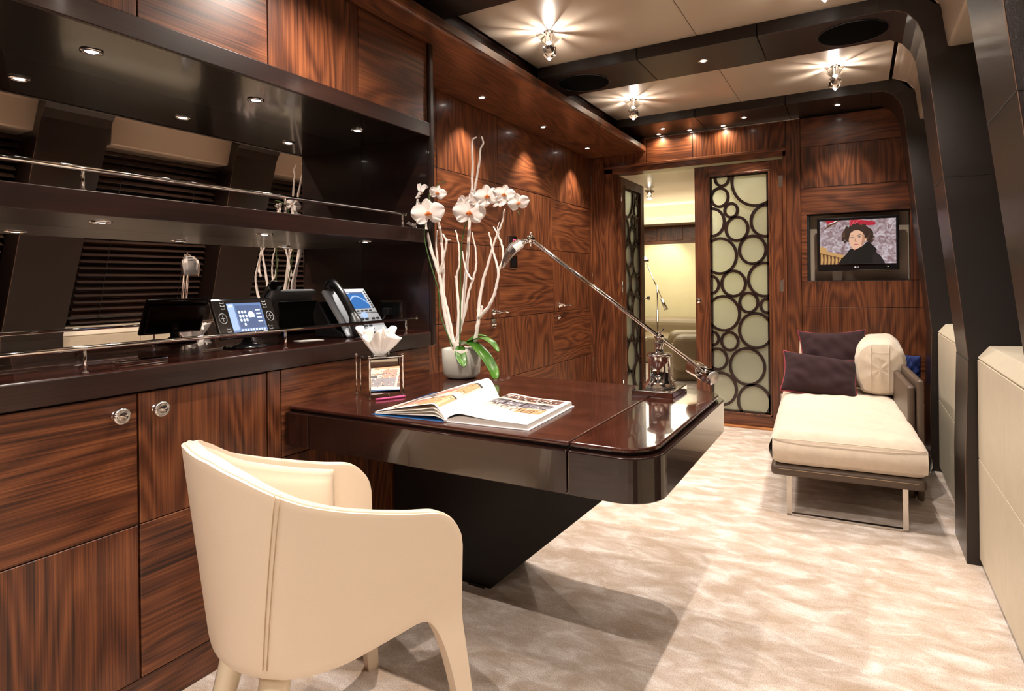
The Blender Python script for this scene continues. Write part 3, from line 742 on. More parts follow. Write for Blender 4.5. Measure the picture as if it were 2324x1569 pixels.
# piping along the top rim and side seams
rim=[]
for i in range(0,161):
    u=.004+.992*i/160; z=ztop(u); x,y=ring(u,z,.011); rim.append((x,y,z+.0005))
mk('rim_piping',MB().tube(rim,.0038,6),CHAIRL,ch,world=False)
STITCH=simple('stitching',lin(196,172,140),.7)
for sgn in (0,1):
    m=MB()
    for off_ in (-.0045,.0045):
        pts=[]
        for j in range(14):
            z=.40+(.775-.40)*j/13; u=.348-.046*j/13+off_/TOT*1.2; u=1-u if sgn else u
            x,y=ring(u,z,-.0012); pts.append((x,y,z))
        m.tube(pts,.0011,5)
    mk('side_seam',m,STITCH,ch,world=False)
m=MB(); u0,u1=.085,.915; vs=[];fs=[]
for i in range(81):
    u=u0+(u1-u0)*i/80; e=min(1,min(i,80-i)/3)**.5
    for j in range(15):
        q=j/14; z=.45+(ztop(u)-.012-.45)*q; ins=.040+.020*e*(math.sin(min(q*1.08,1)*PI)**.5 if q<.97 else 0)
        x,y=ring(u,z,ins); vs.append((x,y,z))
for i in range(80):
    for j in range(14): a=i*15+j; fs.append((a,a+1,a+16,a+15))
m.add(vs,fs,0,True)
mk('inner_padding',m,CHAIRL,ch,world=False,recalc=False,mods=[('SOLIDIFY',dict(thickness=.02,offset=1))])
m=MB(); sp_=[]
for k in range(40):
    a=2*PI*k/40; c,s_=math.cos(a),math.sin(a); x=.215*math.copysign(abs(c)**.7,c); y=.225*math.copysign(abs(s_)**.75,s_)+.0
    sp_.append((x,y))
for zz_,sc_ in ((.40,.94),(.405,1),(.455,1),(.470,.97),(.476,.90)):
    pass
vs=[];fs=[]; lv=((.385,.93),(.395,.99),(.45,1),(.468,.97),(.477,.88),(.481,.5),(.482,.05))
for zz_,sc_ in lv:
    for x,y in sp_: vs.append((x*sc_,y*sc_-.0,zz_))
for j in range(len(lv)-1):
    for k in range(40): fs.append((j*40+k,j*40+(k+1)%40,(j+1)*40+(k+1)%40,(j+1)*40+k))
fs.append(list(range(40))[::-1]); fs.append([(len(lv)-1)*40+k for k in range(40)])
mk('seat',MB().add(vs,fs,0,True),CHAIRL,ch,world=False)
for sx_ in (-1,1):
    vs=[];fs=[]; n=20
    for j in range(9):
        q=j/8; cx=sx_*(.125+.055*q); cy=-.145-.085*q; z=.392*(1-q); rx=.046-.018*q; ry=.034-.010*q
        for k in range(n):
            a=2*PI*k/n; vs.append((cx+rx*math.cos(a),cy+ry*math.sin(a),z))
    for j in range(8):
        for k in range(n): fs.append((j*n+k,j*n+(k+1)%n,(j+1)*n+(k+1)%n,(j+1)*n+k))
    fs+= [list(range(n)),[8*n+k for k in range(n)][::-1]]
    mk('leg',MB().add(vs,fs,0,True),CHAIRG,ch,world=False)
mk('under_frame',MB().bbox((-.12,-.16,.375),(.12,.2,.39),.004),BLACKM,ch,world=False)
# ------------------------------------------------------------------ open book
bk=thing('open_book','large open picture book lying across the front of the desk','book',(-1.10,1.512,.776),R(3.5))
BW,BH=.278,.372
COVER=simple('glossy_cover_blue',lin(20,90,150),.25,coat=.5); COVW=simple('book_cover_white',lin(235,235,238),.3,coat=.3)
PGE=simple('page_edges',lin(206,198,192),.8)
m=MB(); m.bbox((.004,0,0),(BW+.004,BH,.003),.001,0); mk('back_cover',m,COVW,bk,world=False)
m=MB(); 
def lc(u,v): return (-.006-(BW)*u, BH*v, .0005+.010*u*v)
m.grid(lambda u,v:lc(u,v),10,8); 
mk('front_cover',m,[COVER],bk,world=False,mods=[('SOLIDIFY',dict(thickness=.003,offset=1,material_offset=0))])
mk('spine',MB().lathe([(0,0),(.006,0),(.006,BH),(0,BH)],(0,0,.006),'y',14),COVW,bk,world=False)
def rz_(u,lift): # right page profile height
    return .006+.016*math.sin(min(1,u*5)*PI/2)*(1-.42*u)+lift*math.exp(-((u-.18)/.22)**2)*.012
def lz_(u,v):
    pk=.046+.028*v
    return .004+pk*math.sin(min(1,(u/.20))*PI/2)*(1-min(1,max(0,(u-.12)/.88))**1.1)+.004
# right block
prof=[(0,.003)]+[(BW*u/20*.985,rz_(u/20,0)) for u in range(0,21)]+[(BW*.985,.003)]
mk('page_block',MB().prism([(x,z) for x,z in prof],.004,BH-.004,'y',0,False),PGE,bk,world=False)
# left fan of pages
for kx,(f,uend) in enumerate(((.30,.98),(.55,.96),(.80,.97))):
    mk('loose_page',MB().grid(lambda u,v,f=f,ue=uend:(-BW*u*ue,.004+(BH-.008)*v,.003+(lz_(u,v)-.003)*f*(1-.15*math.sin(PI*u))),24,4),PAPER,bk,world=False,mods=[('SOLIDIFY',dict(thickness=.0018,offset=-1))])
def paint(W,H,rects,seed,base=0):
    rr=random.Random(seed); G=[[base]*W for _ in range(H)]
    for (x0,y0,x1,y1,c) in rects:
        for y in range(int(y0*H),int(y1*H)):
            for x in range(int(x0*W),int(x1*W)):
                if 0<=x<W and 0<=y<H: G[y][x]=c
    return G
PAL=[PAPER,simple('print_black',lin(34,26,28),.35),simple('print_tan',lin(196,150,108),.35),simple('print_peach',lin(236,206,182),.35),simple('print_brown',lin(112,70,50),.35),simple('print_rose',lin(206,134,116),.35),simple('print_grey',lin(120,116,124),.35)]
def page(name,fn,G):
    H=len(G);W=len(G[0])
    mk(name,MB().grid(fn,W,H,mif=lambda i,j:G[j][i]),PAL,bk,world=False,recalc=False)
rr=random.Random(5)
# right page: interior photograph across the upper half (u from spine, v from bottom)
G=paint(70,84,[(0,.36,.93,.97,3),(0,.80,.93,.97,4),(.05,.84,.9,.87,1),(0,.76,.93,.80,3),(0,.55,.93,.76,6),(.08,.70,.93,.72,1),(.08,.56,.93,.575,1),(.1,.575,.13,.76,1),(.32,.56,.345,.76,1),(.55,.56,.575,.76,1),(.78,.56,.80,.76,1),(.6,.36,.93,.54,2),(.14,.40,.5,.5,3),(.15,.36,.6,.40,0)],5)
for k in range(260):
    x=rr.randint(4,63); y=rr.choice([rr.randint(40,62),rr.randint(68,78)]); G[y][x]=rr.choice([1,1,0,6,0]); 
    if x+1<70: G[y][x+1]=G[y][x]
for (x,y,w_,h_) in ((.52,.42,.12,.09),(.68,.38,.14,.10),(.36,.47,.09,.07),(.24,.50,.07,.05)):
    for yy in range(int(y*84),int((y+h_)*84)):
        for xx in range(int(x*70),int((x+w_)*70)):
            if xx in (int(x*70),int((x+w_)*70)-1) or yy in (int(y*84),int((y+h_*.55)*84)) or yy==int((y+h_)*84)-1: G[yy][xx]=1
page('right_page',lambda u,v:(.001+BW*.98*u,.004+(BH-.008)*v,rz_(u,.6)+.0012),G)
G=paint(70,84,[(.10,.03,.93,.80,3),(.10,.03,.45,.30,2),(.62,.03,.93,.30,3),(.45,.10,.75,.30,5),(.2,.36,.7,.42,0),(.10,.30,.93,.33,1),(.74,.05,.80,.70,1),(.3,.55,.62,.72,5),(.62,.45,.9,.72,6),(.12,.45,.28,.78,2),(.10,.77,.93,.80,1),(.45,.33,.48,.60,1),(.50,.42,.6,.5,1),(.3,.74,.93,.77,4)],6)
for k in range(200):
    x=rr.randint(8,63); y=rr.randint(4,64); c=rr.choice([3,0,4,1,5])
    for d_ in range(2): G[y][min(69,x+d_)]=c
page('left_page',lambda u,v:(-.001-BW*.985*u,.004+(BH-.008)*v,lz_(u,v)),[r[:] for r in G])
# ------------------------------------------------------------------ tissue box
tb=thing('tissue_box','mirror chrome tissue box with ball feet and a white tissue, on the desk corner','tissue box',(-1.583,1.758,.776),R(64.4))
h=.066; m=MB()
m.bbox((-h+.008,-h+.008,.016),(h-.008,h-.008,.145),.001)
mk('box',m,simple('polished_mirror',(.9,.88,.86,1),.02,1),tb,world=False)
mk('top_plate',MB().bbox((-h,-h,.150),(h,h,.1535),.001).lathe([(.030,.1536),(.030,.156),(.026,.1565),(.026,.1536)],(0,0,0),'z',24,close=False),CHROME,tb,world=False)
for sx_ in (-1,1):
    for sy in (-1,1):
        mk('post',MB().lathe([(0,0),(.004,.001),(.0058,.005),(.004,.009),(.0025,.011),(.003,.05),(.0036,.08),(.003,.11),(.0025,.150),(.005,.153),(.0055,.158),(.003,.162),(0,.163)],(sx_*h,sy*h,0),'z',14),CHROME,tb,world=False)
ts=tissue=MB(); rr=random.Random(11)
for q in range(3):
    ph=q*2.2; lean=(.030*math.cos(ph+.6),.030*math.sin(ph+.6)); 
    def fn(u,v,ph=ph,lean=lean,q=q):
        a=ph+u*2*PI*.72; r=.013+v**.85*(.048+.010*math.sin(a*3+q))*(1-.18*v*v); fold=.012*v*math.sin(a*7+q*2)+.006*v*math.sin(a*13)
        hgt=.152+v**1.0*(.086+.020*math.sin(a*2.5+q*1.7)+.010*math.sin(a*6))
        return ((r+fold)*math.cos(a)+lean[0]*v*.5,(r+fold)*math.sin(a)+lean[1]*v*.5,hgt)
    ts.grid(fn,60,10)
mk('tissue',ts,TISSUE,tb,world=False,recalc=False,mods=[('SOLIDIFY',dict(thickness=.0008))])
o=mk('pen',MB().tube([(-1.527,1.675,.7805),(-1.476,1.775,.7805)],.0042,10).lathe([(.0042,0),(.0015,.012),(0,.013)],(0,0,0),'z',8).xf(Matrix.Identity(4)),simple('pink_pen',lin(214,80,140),.35)) if 0 else mk('pen',MB().tube([(-1.527,1.675,.7805),(-1.48,1.766,.7805),(-1.476,1.774,.7805),(-1.4735,1.779,.7805)],[.0042,.0042,.0035,.001],10),simple('pink_pen',lin(214,80,140),.35))
tag(o,'pink pen lying against the foot of the tissue box','pen')
# ------------------------------------------------------------------ desk lamp
LB=Vector((-.658,2.285,.776))
dl=thing('desk_lamp','chrome counterbalanced desk lamp with long double arm on the desk corner','desk lamp',tuple(LB))
mk('base',MB().bbox((LB.x-.078,LB.y-.105,LB.z),(LB.x+.078,LB.y+.105,LB.z+.022),.003),CHROME,dl)
mk('column',MB().lathe([(.060,.022),(.062,.026),(.060,.030),(.056,.032),(.054,.038),(.047,.040),(.047,.046),(.041,.050),(.041,.135),(.048,.139),(.048,.146),(.040,.150),(.020,.153),(.017,.158),(.017,.186),(.020,.188),(.020,.194),(.010,.197),(.008,.205),(0,.206)],tuple(LB),'z',40),CHROME,dl)
J=Vector((-.658,2.285,.988)); H_=Vector((-1.083,2.055,1.365)); dr=(H_-J).normalized(); T_=J-dr*.235
sd=dr.cross(Vector((0,0,1))).normalized()
mk('joint',MB().tube([J-sd*.024,J+sd*.024],.013,16).tube([J+Vector((0,0,-.02)),J+Vector((0,0,.018))],.007,12).tube([J+sd*.022,J+sd*.022+Vector((.02,.012,.03))],.004,8),CHROME,dl)
for s in (-1,1): mk('arm',MB().tube([T_+sd*s*.0095,H_+sd*s*.0095],.0068,12),CHROME,dl)
W_=T_-dr*.0
ax=sd
mk('counterweight',MB().tube([W_-Vector(( .62,-.78,-.0))*.07+Vector((0,0,.018)),W_+Vector((.62,-.78,0))*.02+Vector((0,0,-.018))],.030,32) if 0 else MB().tube([W_+Vector((-.075,.045,.022)),W_+Vector((.018,-.018,-.010))],.029,32),CHROME,dl)
mk('counterweight_cap',MB().tube([W_+Vector((.018,-.018,-.010)),W_+Vector((.0195,-.0193,-.0108))],.0275,32),simple('satin_nickel',(.78,.74,.70,1),.45,1),dl)
mk('head_pivot',MB().tube([H_-sd*.018,H_+sd*.018],.016,20).tube([H_+Vector((0,0,-.028)),H_+Vector((0,0,.026))],.0035,8).tube([H_,H_+Vector((-.035,-.012,-.012))],[.006,.012],12),CHROME,dl)
# shade: wedge shaped hood pointing away from the arm and down
hd=Vector((-.50,-.25,-.42)).normalized(); hs=sd; hu=hs.cross(hd).normalized()
if hu.z<0: hu=-hu
O=H_+Vector((-.035,-.010,-.012))
m=MB(); secs=[(0,.030,.018,.0),(.036,.044,.022,.0),(.060,.045,.020,-.004),(.096,.040,.006,-.014),(.116,.034,-.004,-.020)]
vs=[];fs=[];n=16
for (d_,wd,up,dn) in secs:
    for k in range(n):
        a=PI*k/(n-1); c,s_=math.cos(a),math.sin(a)
        vs.append(O+hd*d_+hs*(wd*math.copysign(abs(c)**.5,c))+hu*(dn-.016+(up+.016-dn*0)*(s_**.5)))
for j in range(len(secs)-1):
    for k in range(n-1): fs.append((j*n+k,j*n+k+1,(j+1)*n+k+1,(j+1)*n+k))
fs.append(list(range(n)))
m.add(vs,fs,0,False)
mk('shade',m,simple('satin_chrome',(.86,.82,.79,1),.22,1),dl,recalc=False,mods=[('SOLIDIFY',dict(thickness=.003,offset=0)),('BEVEL',dict(width=.002,segments=2,limit_method='ANGLE',angle_limit=R(40)))])
m=MB()
for k in range(3):
    p=O+hd*(.018+.013*k)+hu*.021; m.bbox((-.003,-.012,-.003),(.003,.012,.003),.001); 
    M=Matrix(((hd.x,hs.x,hu.x,p.x),(hd.y,hs.y,hu.y,p.y),(hd.z,hs.z,hu.z,p.z),(0,0,0,1))); m.xf(M,len(m.v)-24*1 if 0 else len(m.v)-(len(m.v)//(k+1)))
mk('vent_slots',m,BLACKM,dl)
# ------------------------------------------------------------------ orchid
BR=[
 ([(-1.598, 2.27, 0.903), (-1.636, 2.272, 1.011), (-1.66, 2.274, 1.129), (-1.68, 2.276, 1.239), (-1.729, 2.279, 1.368), (-1.761, 2.281, 1.482)],0.009,0.0075),
 ([(-1.687, 2.286, 1.247), (-1.707, 2.293, 1.376), (-1.702, 2.296, 1.448)],0.005,0.003),
 ([(-1.593, 2.269, 0.911), (-1.638, 2.282, 1.065), (-1.666, 2.289, 1.16), (-1.669, 2.297, 1.263), (-1.69, 2.309, 1.408), (-1.716, 2.318, 1.515), (-1.753, 2.326, 1.615), (-1.776, 2.334, 1.725)],0.008,0.005),
 ([(-1.67, 2.27, 1.247), (-1.65, 2.27, 1.317), (-1.632, 2.27, 1.387), (-1.653, 2.27, 1.428)],0.006,0.004),
 ([(-1.632, 2.27, 1.387), (-1.623, 2.27, 1.399), (-1.613, 2.27, 1.398)],0.004,0.003),
 ([(-1.578, 2.268, 0.904), (-1.584, 2.29, 1.089), (-1.603, 2.306, 1.222), (-1.593, 2.314, 1.285), (-1.601, 2.324, 1.373), (-1.624, 2.333, 1.448)],0.007,0.003),
 ([(-1.582, 2.267, 0.904), (-1.569, 2.292, 1.05), (-1.564, 2.319, 1.206), (-1.563, 2.346, 1.365), (-1.57, 2.368, 1.494), (-1.568, 2.387, 1.608), (-1.58, 2.415, 1.774), (-1.593, 2.433, 1.877), (-1.567, 2.436, 1.895)],0.01,0.0035),
 ([(-1.566, 2.364, 1.509), (-1.548, 2.386, 1.646), (-1.535, 2.406, 1.768), (-1.535, 2.415, 1.826), (-1.522, 2.42, 1.857), (-1.534, 2.426, 1.892)],0.006,0.003),
 ([(-1.584, 2.271, 0.942), (-1.541, 2.279, 1.067), (-1.52, 2.285, 1.167), (-1.503, 2.288, 1.213), (-1.486, 2.292, 1.282), (-1.493, 2.296, 1.36), (-1.512, 2.301, 1.43)],0.007,0.003),
 ([(-1.496, 2.276, 1.213), (-1.532, 2.277, 1.26), (-1.551, 2.279, 1.346)],0.005,0.003),
 ([(-1.483, 2.271, 0.938), (-1.468, 2.278, 1.038), (-1.469, 2.282, 1.091), (-1.45, 2.29, 1.205), (-1.421, 2.296, 1.296), (-1.389, 2.303, 1.394), (-1.36, 2.308, 1.461), (-1.348, 2.312, 1.525)],0.0095,0.003),
 ([(-1.463, 2.274, 1.046), (-1.411, 2.275, 1.099), (-1.378, 2.277, 1.167), (-1.364, 2.28, 1.249), (-1.386, 2.282, 1.325), (-1.399, 2.284, 1.371), (-1.411, 2.285, 1.424)],0.008,0.003),
 ([(-1.377, 2.303, 1.25), (-1.356, 2.308, 1.302), (-1.365, 2.315, 1.371), (-1.391, 2.32, 1.418), (-1.411, 2.323, 1.45)],0.006,0.003),
 ([(-1.458, 2.27, 1.046), (-1.443, 2.27, 1.099)],0.005,0.004),
 ([(-1.381, 2.32, 1.417), (-1.391, 2.322, 1.441), (-1.381, 2.325, 1.471)],0.003,0.002),
 ([(-1.603, 2.306, 1.219), (-1.612, 2.307, 1.232)],0.004,0.003),
]
ST=[
 [(-1.589, 2.25, 0.913), (-1.651, 2.246, 1.051), (-1.661, 2.243, 1.169), (-1.7, 2.239, 1.287), (-1.73, 2.235, 1.406), (-1.724, 2.233, 1.476), (-1.699, 2.23, 1.576), (-1.692, 2.229, 1.615), (-1.643, 2.228, 1.649), (-1.598, 2.228, 1.659)],
 [(-1.551, 2.25, 0.915), (-1.551, 2.26, 1.129), (-1.553, 2.27, 1.322), (-1.539, 2.276, 1.438), (-1.508, 2.28, 1.513), (-1.472, 2.281, 1.545), (-1.4, 2.283, 1.571), (-1.33, 2.282, 1.558), (-1.278, 2.28, 1.526), (-1.253, 2.278, 1.489)],
]
FL=[
 ((-1.683, 2.202, 1.518),0.060),
 ((-1.739, 2.219, 1.624),0.035),
 ((-1.642, 2.219, 1.609),0.031),
 ((-1.773, 2.224, 1.453),0.040),
 ((-1.766, 2.221, 1.555),0.033),
 ((-1.492, 2.25, 1.513),0.058),
 ((-1.528, 2.272, 1.552),0.040),
 ((-1.4, 2.253, 1.578),0.046),
 ((-1.457, 2.273, 1.57),0.042),
 ((-1.325, 2.273, 1.582),0.039),
 ((-1.255, 2.271, 1.541),0.037),
 ((-1.35, 2.271, 1.547),0.027),
]

op=thing('orchid_plant','white moth orchid with bare white branches in a milky glass pot','orchid',(-1.553,2.268,.776))
PC=(-1.555,2.268,.776)
mk('pot',MB().lathe([(0,0),(.055,0),(.076,.008),(.084,.024),(.087,.06),(.0885,.130),(.0865,.131),(.082,.128),(.081,.118),(0,.118)],PC,'z',48),POT,op)
m=MB(); rr=random.Random(4)
for k in range(46):
    a=rr.uniform(0,2*PI); q=.078*math.sqrt(rr.random()); z=rr.uniform(.112,.128); rr_=rr.uniform(.008,.015)
    m.lathe([(0,-rr_*.7),(rr_*.8,-rr_*.4),(rr_,0),(rr_*.7,rr_*.5),(0,rr_*.7)],(PC[0]+q*math.cos(a),PC[1]+q*math.sin(a),PC[2]+z),'z',7)
mk('pebbles',m,WHITEBR,op)['kind']='stuff'
for pts,r0,r1 in BR:
    P=smooth_path(pts,6); n=len(P); rr=random.Random(n*7+int(r0*1e4))
    P=[p+Vector((rr.uniform(-.0015,.0015),rr.uniform(-.0015,.0015),0)) for p in P]
    mk('white_branch',MB().tube(P,[ (r0+(r1-r0)*(i/(n-1)))*(1+.10*math.sin(i*1.9)) for i in range(n)],9),WHITEBR,op)
for pts in ST:
    P=smooth_path(pts,6); n=len(P)
    mk('flower_stem',MB().tube(P,[.0034-.0018*i/(n-1) for i in range(n)],8),STEM,op)
def flower(P,r,az,el,roll,parent,closed=0):
    P=Vector(P); M=Matrix.Translation(P)@Matrix.Rotation(az,4,'Z')@Matrix.Rotation(el,4,'X')@Matrix.Rotation(roll,4,'Y')
    m=MB()   # faces local -y; petals in xz
    def petal(ang,L,Wd,cup):
        c,s=math.cos(ang),math.sin(ang)
        def fn(u,v):
            t=.08+.92*v; wv=Wd*math.sin(PI*min(1,.10+.86*v))**.65*(u-.5)*2
            x=L*t; y=-cup*(t**2)*L*.5+ (abs(u-.5)*2)**2*L*.10-.006*math.sin(u*9+ang*3)*v
            return (x*c-wv*s,y,x*s+wv*c)
        m.grid(fn,8,8)
    petal(R(90),r*.86,r*.34,.15-closed); petal(R(215),r*.86,r*.33,.10-closed); petal(R(325),r*.86,r*.33,.10-closed)
    s0=len(m.v); petal(R(8),r*1.0,r*.52,.35+closed); petal(R(172),r*1.0,r*.52,.35+closed)
    for i in range(s0,len(m.v)): x,y,z=m.v[i]; m.v[i]=(x,y-.003,z)
    m.xf(M)
    f=mk('flower',m,PETAL,parent,recalc=False)
    m=MB()
    m.lathe([(0,-r*.30),(r*.09,-r*.24),(r*.13,-r*.12),(r*.08,0),(0,.001)],(0,0,-r*.02),'y',10)
    m.lathe([(0,-r*.34),(r*.05,-r*.28),(r*.04,-r*.10)],(0,0,-r*.16),'y',8)
    for sg in (-1,1): m.lathe([(0,-r*.22),(r*.08,-r*.16),(r*.07,-r*.06),(0,-r*.02)],(sg*r*.13,0,-r*.06),'y',8)
    m.xf(M); 
    c=mk('lip',m,PETALC,None); 
    c.parent=f; c.location=Vector(c.location)-Vector(ACC[f.name]); return f
rr=random.Random(8)
ORI=[(38,4,-8,.0),(150,10,20,.3),(48,0,14,.3),(-60,30,60,.3),(120,20,-10,.2),(30,6,4,.0),(70,0,30,.2),(28,2,-6,.0),(60,-10,20,.2),(24,0,10,.1),(40,8,-12,.1),(170,20,0,.3)]
for (P,r),(az,el,ro,cl_) in zip(FL,ORI): flower(P,r*1.28,R(az),R(el),R(ro),op,cl_)
def leaf(pts,wd,fold=.25):
    P=smooth_path(pts,6); n=len(P)-1; m=MB()
    def fn(u,v):
        i=v*n; a=int(min(i,n-1)); p=P[a].lerp(P[a+1],i-a); d=(P[a+1]-P[a]).normalized()
        s=d.cross(Vector((0,0,1))); s=s.normalized() if s.length>1e-4 else Vector((1,0,0)); up=s.cross(d).normalized()
        wv=wd*math.sin(PI*min(.985,max(.03,.10+.87*v)))**.6*(u-.5)*2
        return p+s*wv+up*(abs(u-.5)*2)**1.3*wd*fold
    m.grid(fn,8,28)
    mk('leaf',m,LEAF,op,recalc=False,mods=[('SOLIDIFY',dict(thickness=.0022))])
leaf([(-1.546,2.26,.925),(-1.493,2.245,.935),(-1.422,2.235,.890),(-1.368,2.225,.830),(-1.352,2.22,.788)],.037)
leaf([(-1.535,2.275,.93),(-1.457,2.28,.952),(-1.404,2.28,.936),(-1.372,2.28,.898)],.028)
leaf([(-1.540,2.24,.918),(-1.515,2.20,.900),(-1.490,2.175,.868),(-1.474,2.165,.842)],.024)
leaf([(-1.55,2.30,.92),(-1.515,2.33,.958),(-1.47,2.35,.952)],.026)
# ------------------------------------------------------------------ touch panel, telephone, cards, socket
tp=thing('touch_panel','black tabletop touch panel with lit blue screen on the worktop','control panel',(-1.945,1.452,.976),R(90))
def at(M,m,s=0): m.xf(M,s); return m
MT=Matrix.Translation((.0,-.004,.108))@Matrix.Rotation(R(-24),4,'X')@Matrix.Diagonal((.72,.85,.93,1))   # panel frame: x right, y depth, z up
m=MB(); m.bbox((-.178,-.004,-.082),(.178,.014,.082),.010,0,3); at(MT,m); mk('panel',m,BLACKP,tp,world=False)
m=MB(); m.bbox((-.160,.010,-.070),(.160,.030,.060),.014,0,3); at(MT,m); mk('back_housing',m,BLACKP,tp,world=False)
SCRB=simple('screen_blue',(.02,.03,.06,1),.2,emit=(.17,.27,.52,1),es=.95); SCRL=simple('screen_light_blue',(.02,.03,.06,1),.2,emit=(.45,.60,.90,1),es=1.1); SCRW=simple('screen_white',(.1,.1,.1,1),.2,emit=(.78,.86,1,1),es=1.2)
SCRD=simple('screen_dim_blue',(.02,.03,.06,1),.2,emit=(.10,.15,.30,1),es=.9)
m=MB(); m.box((-.098,-.0052,-.060),(.098,-.0042,.060),1); m.box((-.098,-.0056,-.052),(-.062,-.005,.058),0); m.box((-.054,-.0056,-.046),(.090,-.005,.050),3); 
for i in range(3):
    for j in range(3): m.lathe([(0,0),(.0065,0)],(-.040+i*.017,-.0060,.022-j*.017),'y',12,mi=2,close=False)
m.lathe([(0,0),(.0065,0)],(-.023,-.0060,-.030),'y',12,mi=2,close=False)
m.lathe([(0,0),(.021,0)],(.025,-.0060,.002),'y',24,mi=1,close=False)
m.lathe([(.0,0),(.019,0)],(.025,-.0063,.006),'y',24,mi=2,close=False); m.box((.004,-.0066,-.020),(.046,-.0064,-.002),3)
for j in range(4): m.box((.056,-.0060,.026-j*.016),(.084,-.0057,.032-j*.016),2)
for i in range(9): m.box((-.052+i*.016,-.0060,-.057),(-.042+i*.016,-.0057,-.049),2)
m.box((-.090,-.0060,.044),(-.070,-.0057,.052),2)
at(MT,m); mk('screen',m,[SCRL,SCRB,SCRW,SCRD],tp,world=False)
m=MB()
KEYW=simple('key_marking_white',lin(200,205,210),.4)
for sx_ in (-1,1):
    for zz_ in (.064,.052,.040,-.042,-.054,-.066): m.box((sx_*.110,-.0052,zz_-.003),(sx_*.132,-.0042,zz_-.001)).box((sx_*.110,-.0052,zz_-.003),(sx_*.112,-.0042,zz_+.004)).box((sx_*.130,-.0052,zz_-.003),(sx_*.132,-.0042,zz_+.004))
    m.lathe([(.019,0),(.0205,-.0015),(.022,0)],(sx_*.136,-.0045,0),'y',28,close=False)
    m.box((sx_*.136-.012,-.0055,-.0012),(sx_*.136+.012,-.0045,.0012)); m.box((sx_*.136-.0012,-.0055,-.012),(sx_*.136+.0012,-.0045,.012))
at(MT,m); mk('keys',m,KEYW,tp,world=False)
mk('stand',MB().lathe([(0,0),(.078,0),(.080,.004),(.070,.009),(.030,.016),(.016,.024),(.014,.06),(.018,.075),(0,.08)],(0,.0,0),'z',36),BLACKP,tp,world=False)
ph=thing('desk_telephone','grey desk telephone with lit blue screen and black handset on the worktop','telephone',(-1.945,1.975,.9765),R(90))
MP=Matrix.Translation((.012,-.015,.104))@Matrix.Rotation(R(-38),4,'X')@Matrix.Diagonal((1.3,1,1,1))
m=MB(); m.bbox((-.088,-.006,-.125),(.108,.016,.125),.012,0,3); at(MP,m); mk('body',m,SLIVER,ph,world=False)
m=MB(); m.bbox((-.030,-.010,-.015),(.100,-.004,.120),.010,0,3); at(MP,m); mk('screen_bezel',m,SLIVER,ph,world=False)
m=MB(); m.box((-.018,-.0115,.008),(.078,-.0102,.098),0)
for k in range(14):
    a=k/14; m.add([(-.018+.096*a,-.0118,.018+.05*math.sin(a*3)+.004),(-.018+.096*(a+1/14),-.0118,.018+.05*math.sin((a+1/14)*3)+.004),(-.018+.096*(a+1/14),-.0118,.018+.05*math.sin((a+1/14)*3)+.012),(-.018+.096*a,-.0118,.018+.05*math.sin(a*3)+.012)],[(0,1,2,3)],1)
m.box((-.018,-.0118,.088),(.078,-.0112,.098),2)
for k in range(5): m.box((-.014+k*.006,-.0121,.091),(-.010+k*.006,-.0117,.095),3)
at(MP,m); mk('screen',m,[simple('phone_screen_blue',(.01,.02,.05,1),.2,emit=(.05,.20,.55,1),es=.9),SCRL,SCRD,SCRW],ph,world=False)
m=MB()
KEYD=simple('phone_key_dark',lin(60,66,76),.4); 
for i in range(3):
    for j in range(4): m.bbox((-.020+i*.022,-.010,-.052-j*.018),(-.005+i*.022,-.005,-.043-j*.018),.002,0)
for i in range(2):
    for j in range(2): m.bbox((.056+i*.022,-.010,-.052-j*.018),(.070+i*.022,-.005,-.043-j*.018),.002,0)
for i in range(5): m.bbox((-.018+i*.020,-.013,-.008),(-.006+i*.020,-.008,-.002),.001,0)
for j in range(8): m.lathe([(0,-.013),(.004,-.012),(.0045,-.008)],(.090,0,.102-j*.013),'y',10,mi=0)
m.lathe([(.006,-.012),(.013,-.013),(.015,-.006)],(.030,0,-.028),'y',20,mi=1)
at(MP,m); mk('keypad',m,[KEYD,SCRL],ph,world=False)
m=MB(); hp=[(-.062,-.018,.128),(-.062,-.040,.118),(-.062,-.052,.07),(-.062,-.052,.0),(-.062,-.048,-.06),(-.062,-.036,-.115),(-.062,-.014,-.125)]
m.tube(smooth_path(hp,5),[.020,.024,.026,.026,.025,.022,.018,.017,.016,.016,.016,.016,.016,.016,.016,.016,.016,.016,.016,.017,.018,.022,.025,.026,.026,.026,.025,.024,.022,.020,.018],16); at(MP,m); mk('handset',m,BLACKM,ph,world=False)
m=MB(); m.prism([(-.06,0),(.10,0),(.115,.10),(.10,.150),(.085,.150),(.01,.05),(-.06,.016)],-.105,.130,'x'); mk('foot',m,BLACKM,ph,world=False,mods=bevmod(.006,3))
m=MB(); pts=[]
for k in range(260):
    t=k/259; a=k*.62; base=Vector((-.08+.16*t,-.105-.035*math.sin(t*PI),.012)); pts.append(base+Vector((0,math.cos(a)*.0065,math.sin(a)*.0065)))
m.tube(pts,.0019,5); mk('coiled_cord',m,BLACKM,ph,world=False)
o=mk('card',MB().box((-.05,-.03,0),(.05,.03,.0012)).xf(Matrix.Translation((-1.925,1.725,.9765))@Matrix.Rotation(R(75),4,'Z')),PAPER); tag(o,'flat white card lying on the worktop between touch panel and telephone','card')
o=mk('remote_control',MB().bbox((-.075,-.017,0),(.075,.017,.010),.003).xf(Matrix.Translation((-1.845,1.02,.9765))@Matrix.Rotation(R(95),4,'Z')),CHROME); tag(o,'slim shiny remote lying behind the rail near the left knobs','remote')
ws=thing('wall_socket','chrome framed black power sockets on the dark niche end panel','socket',(-1.975,2.288,1.03))
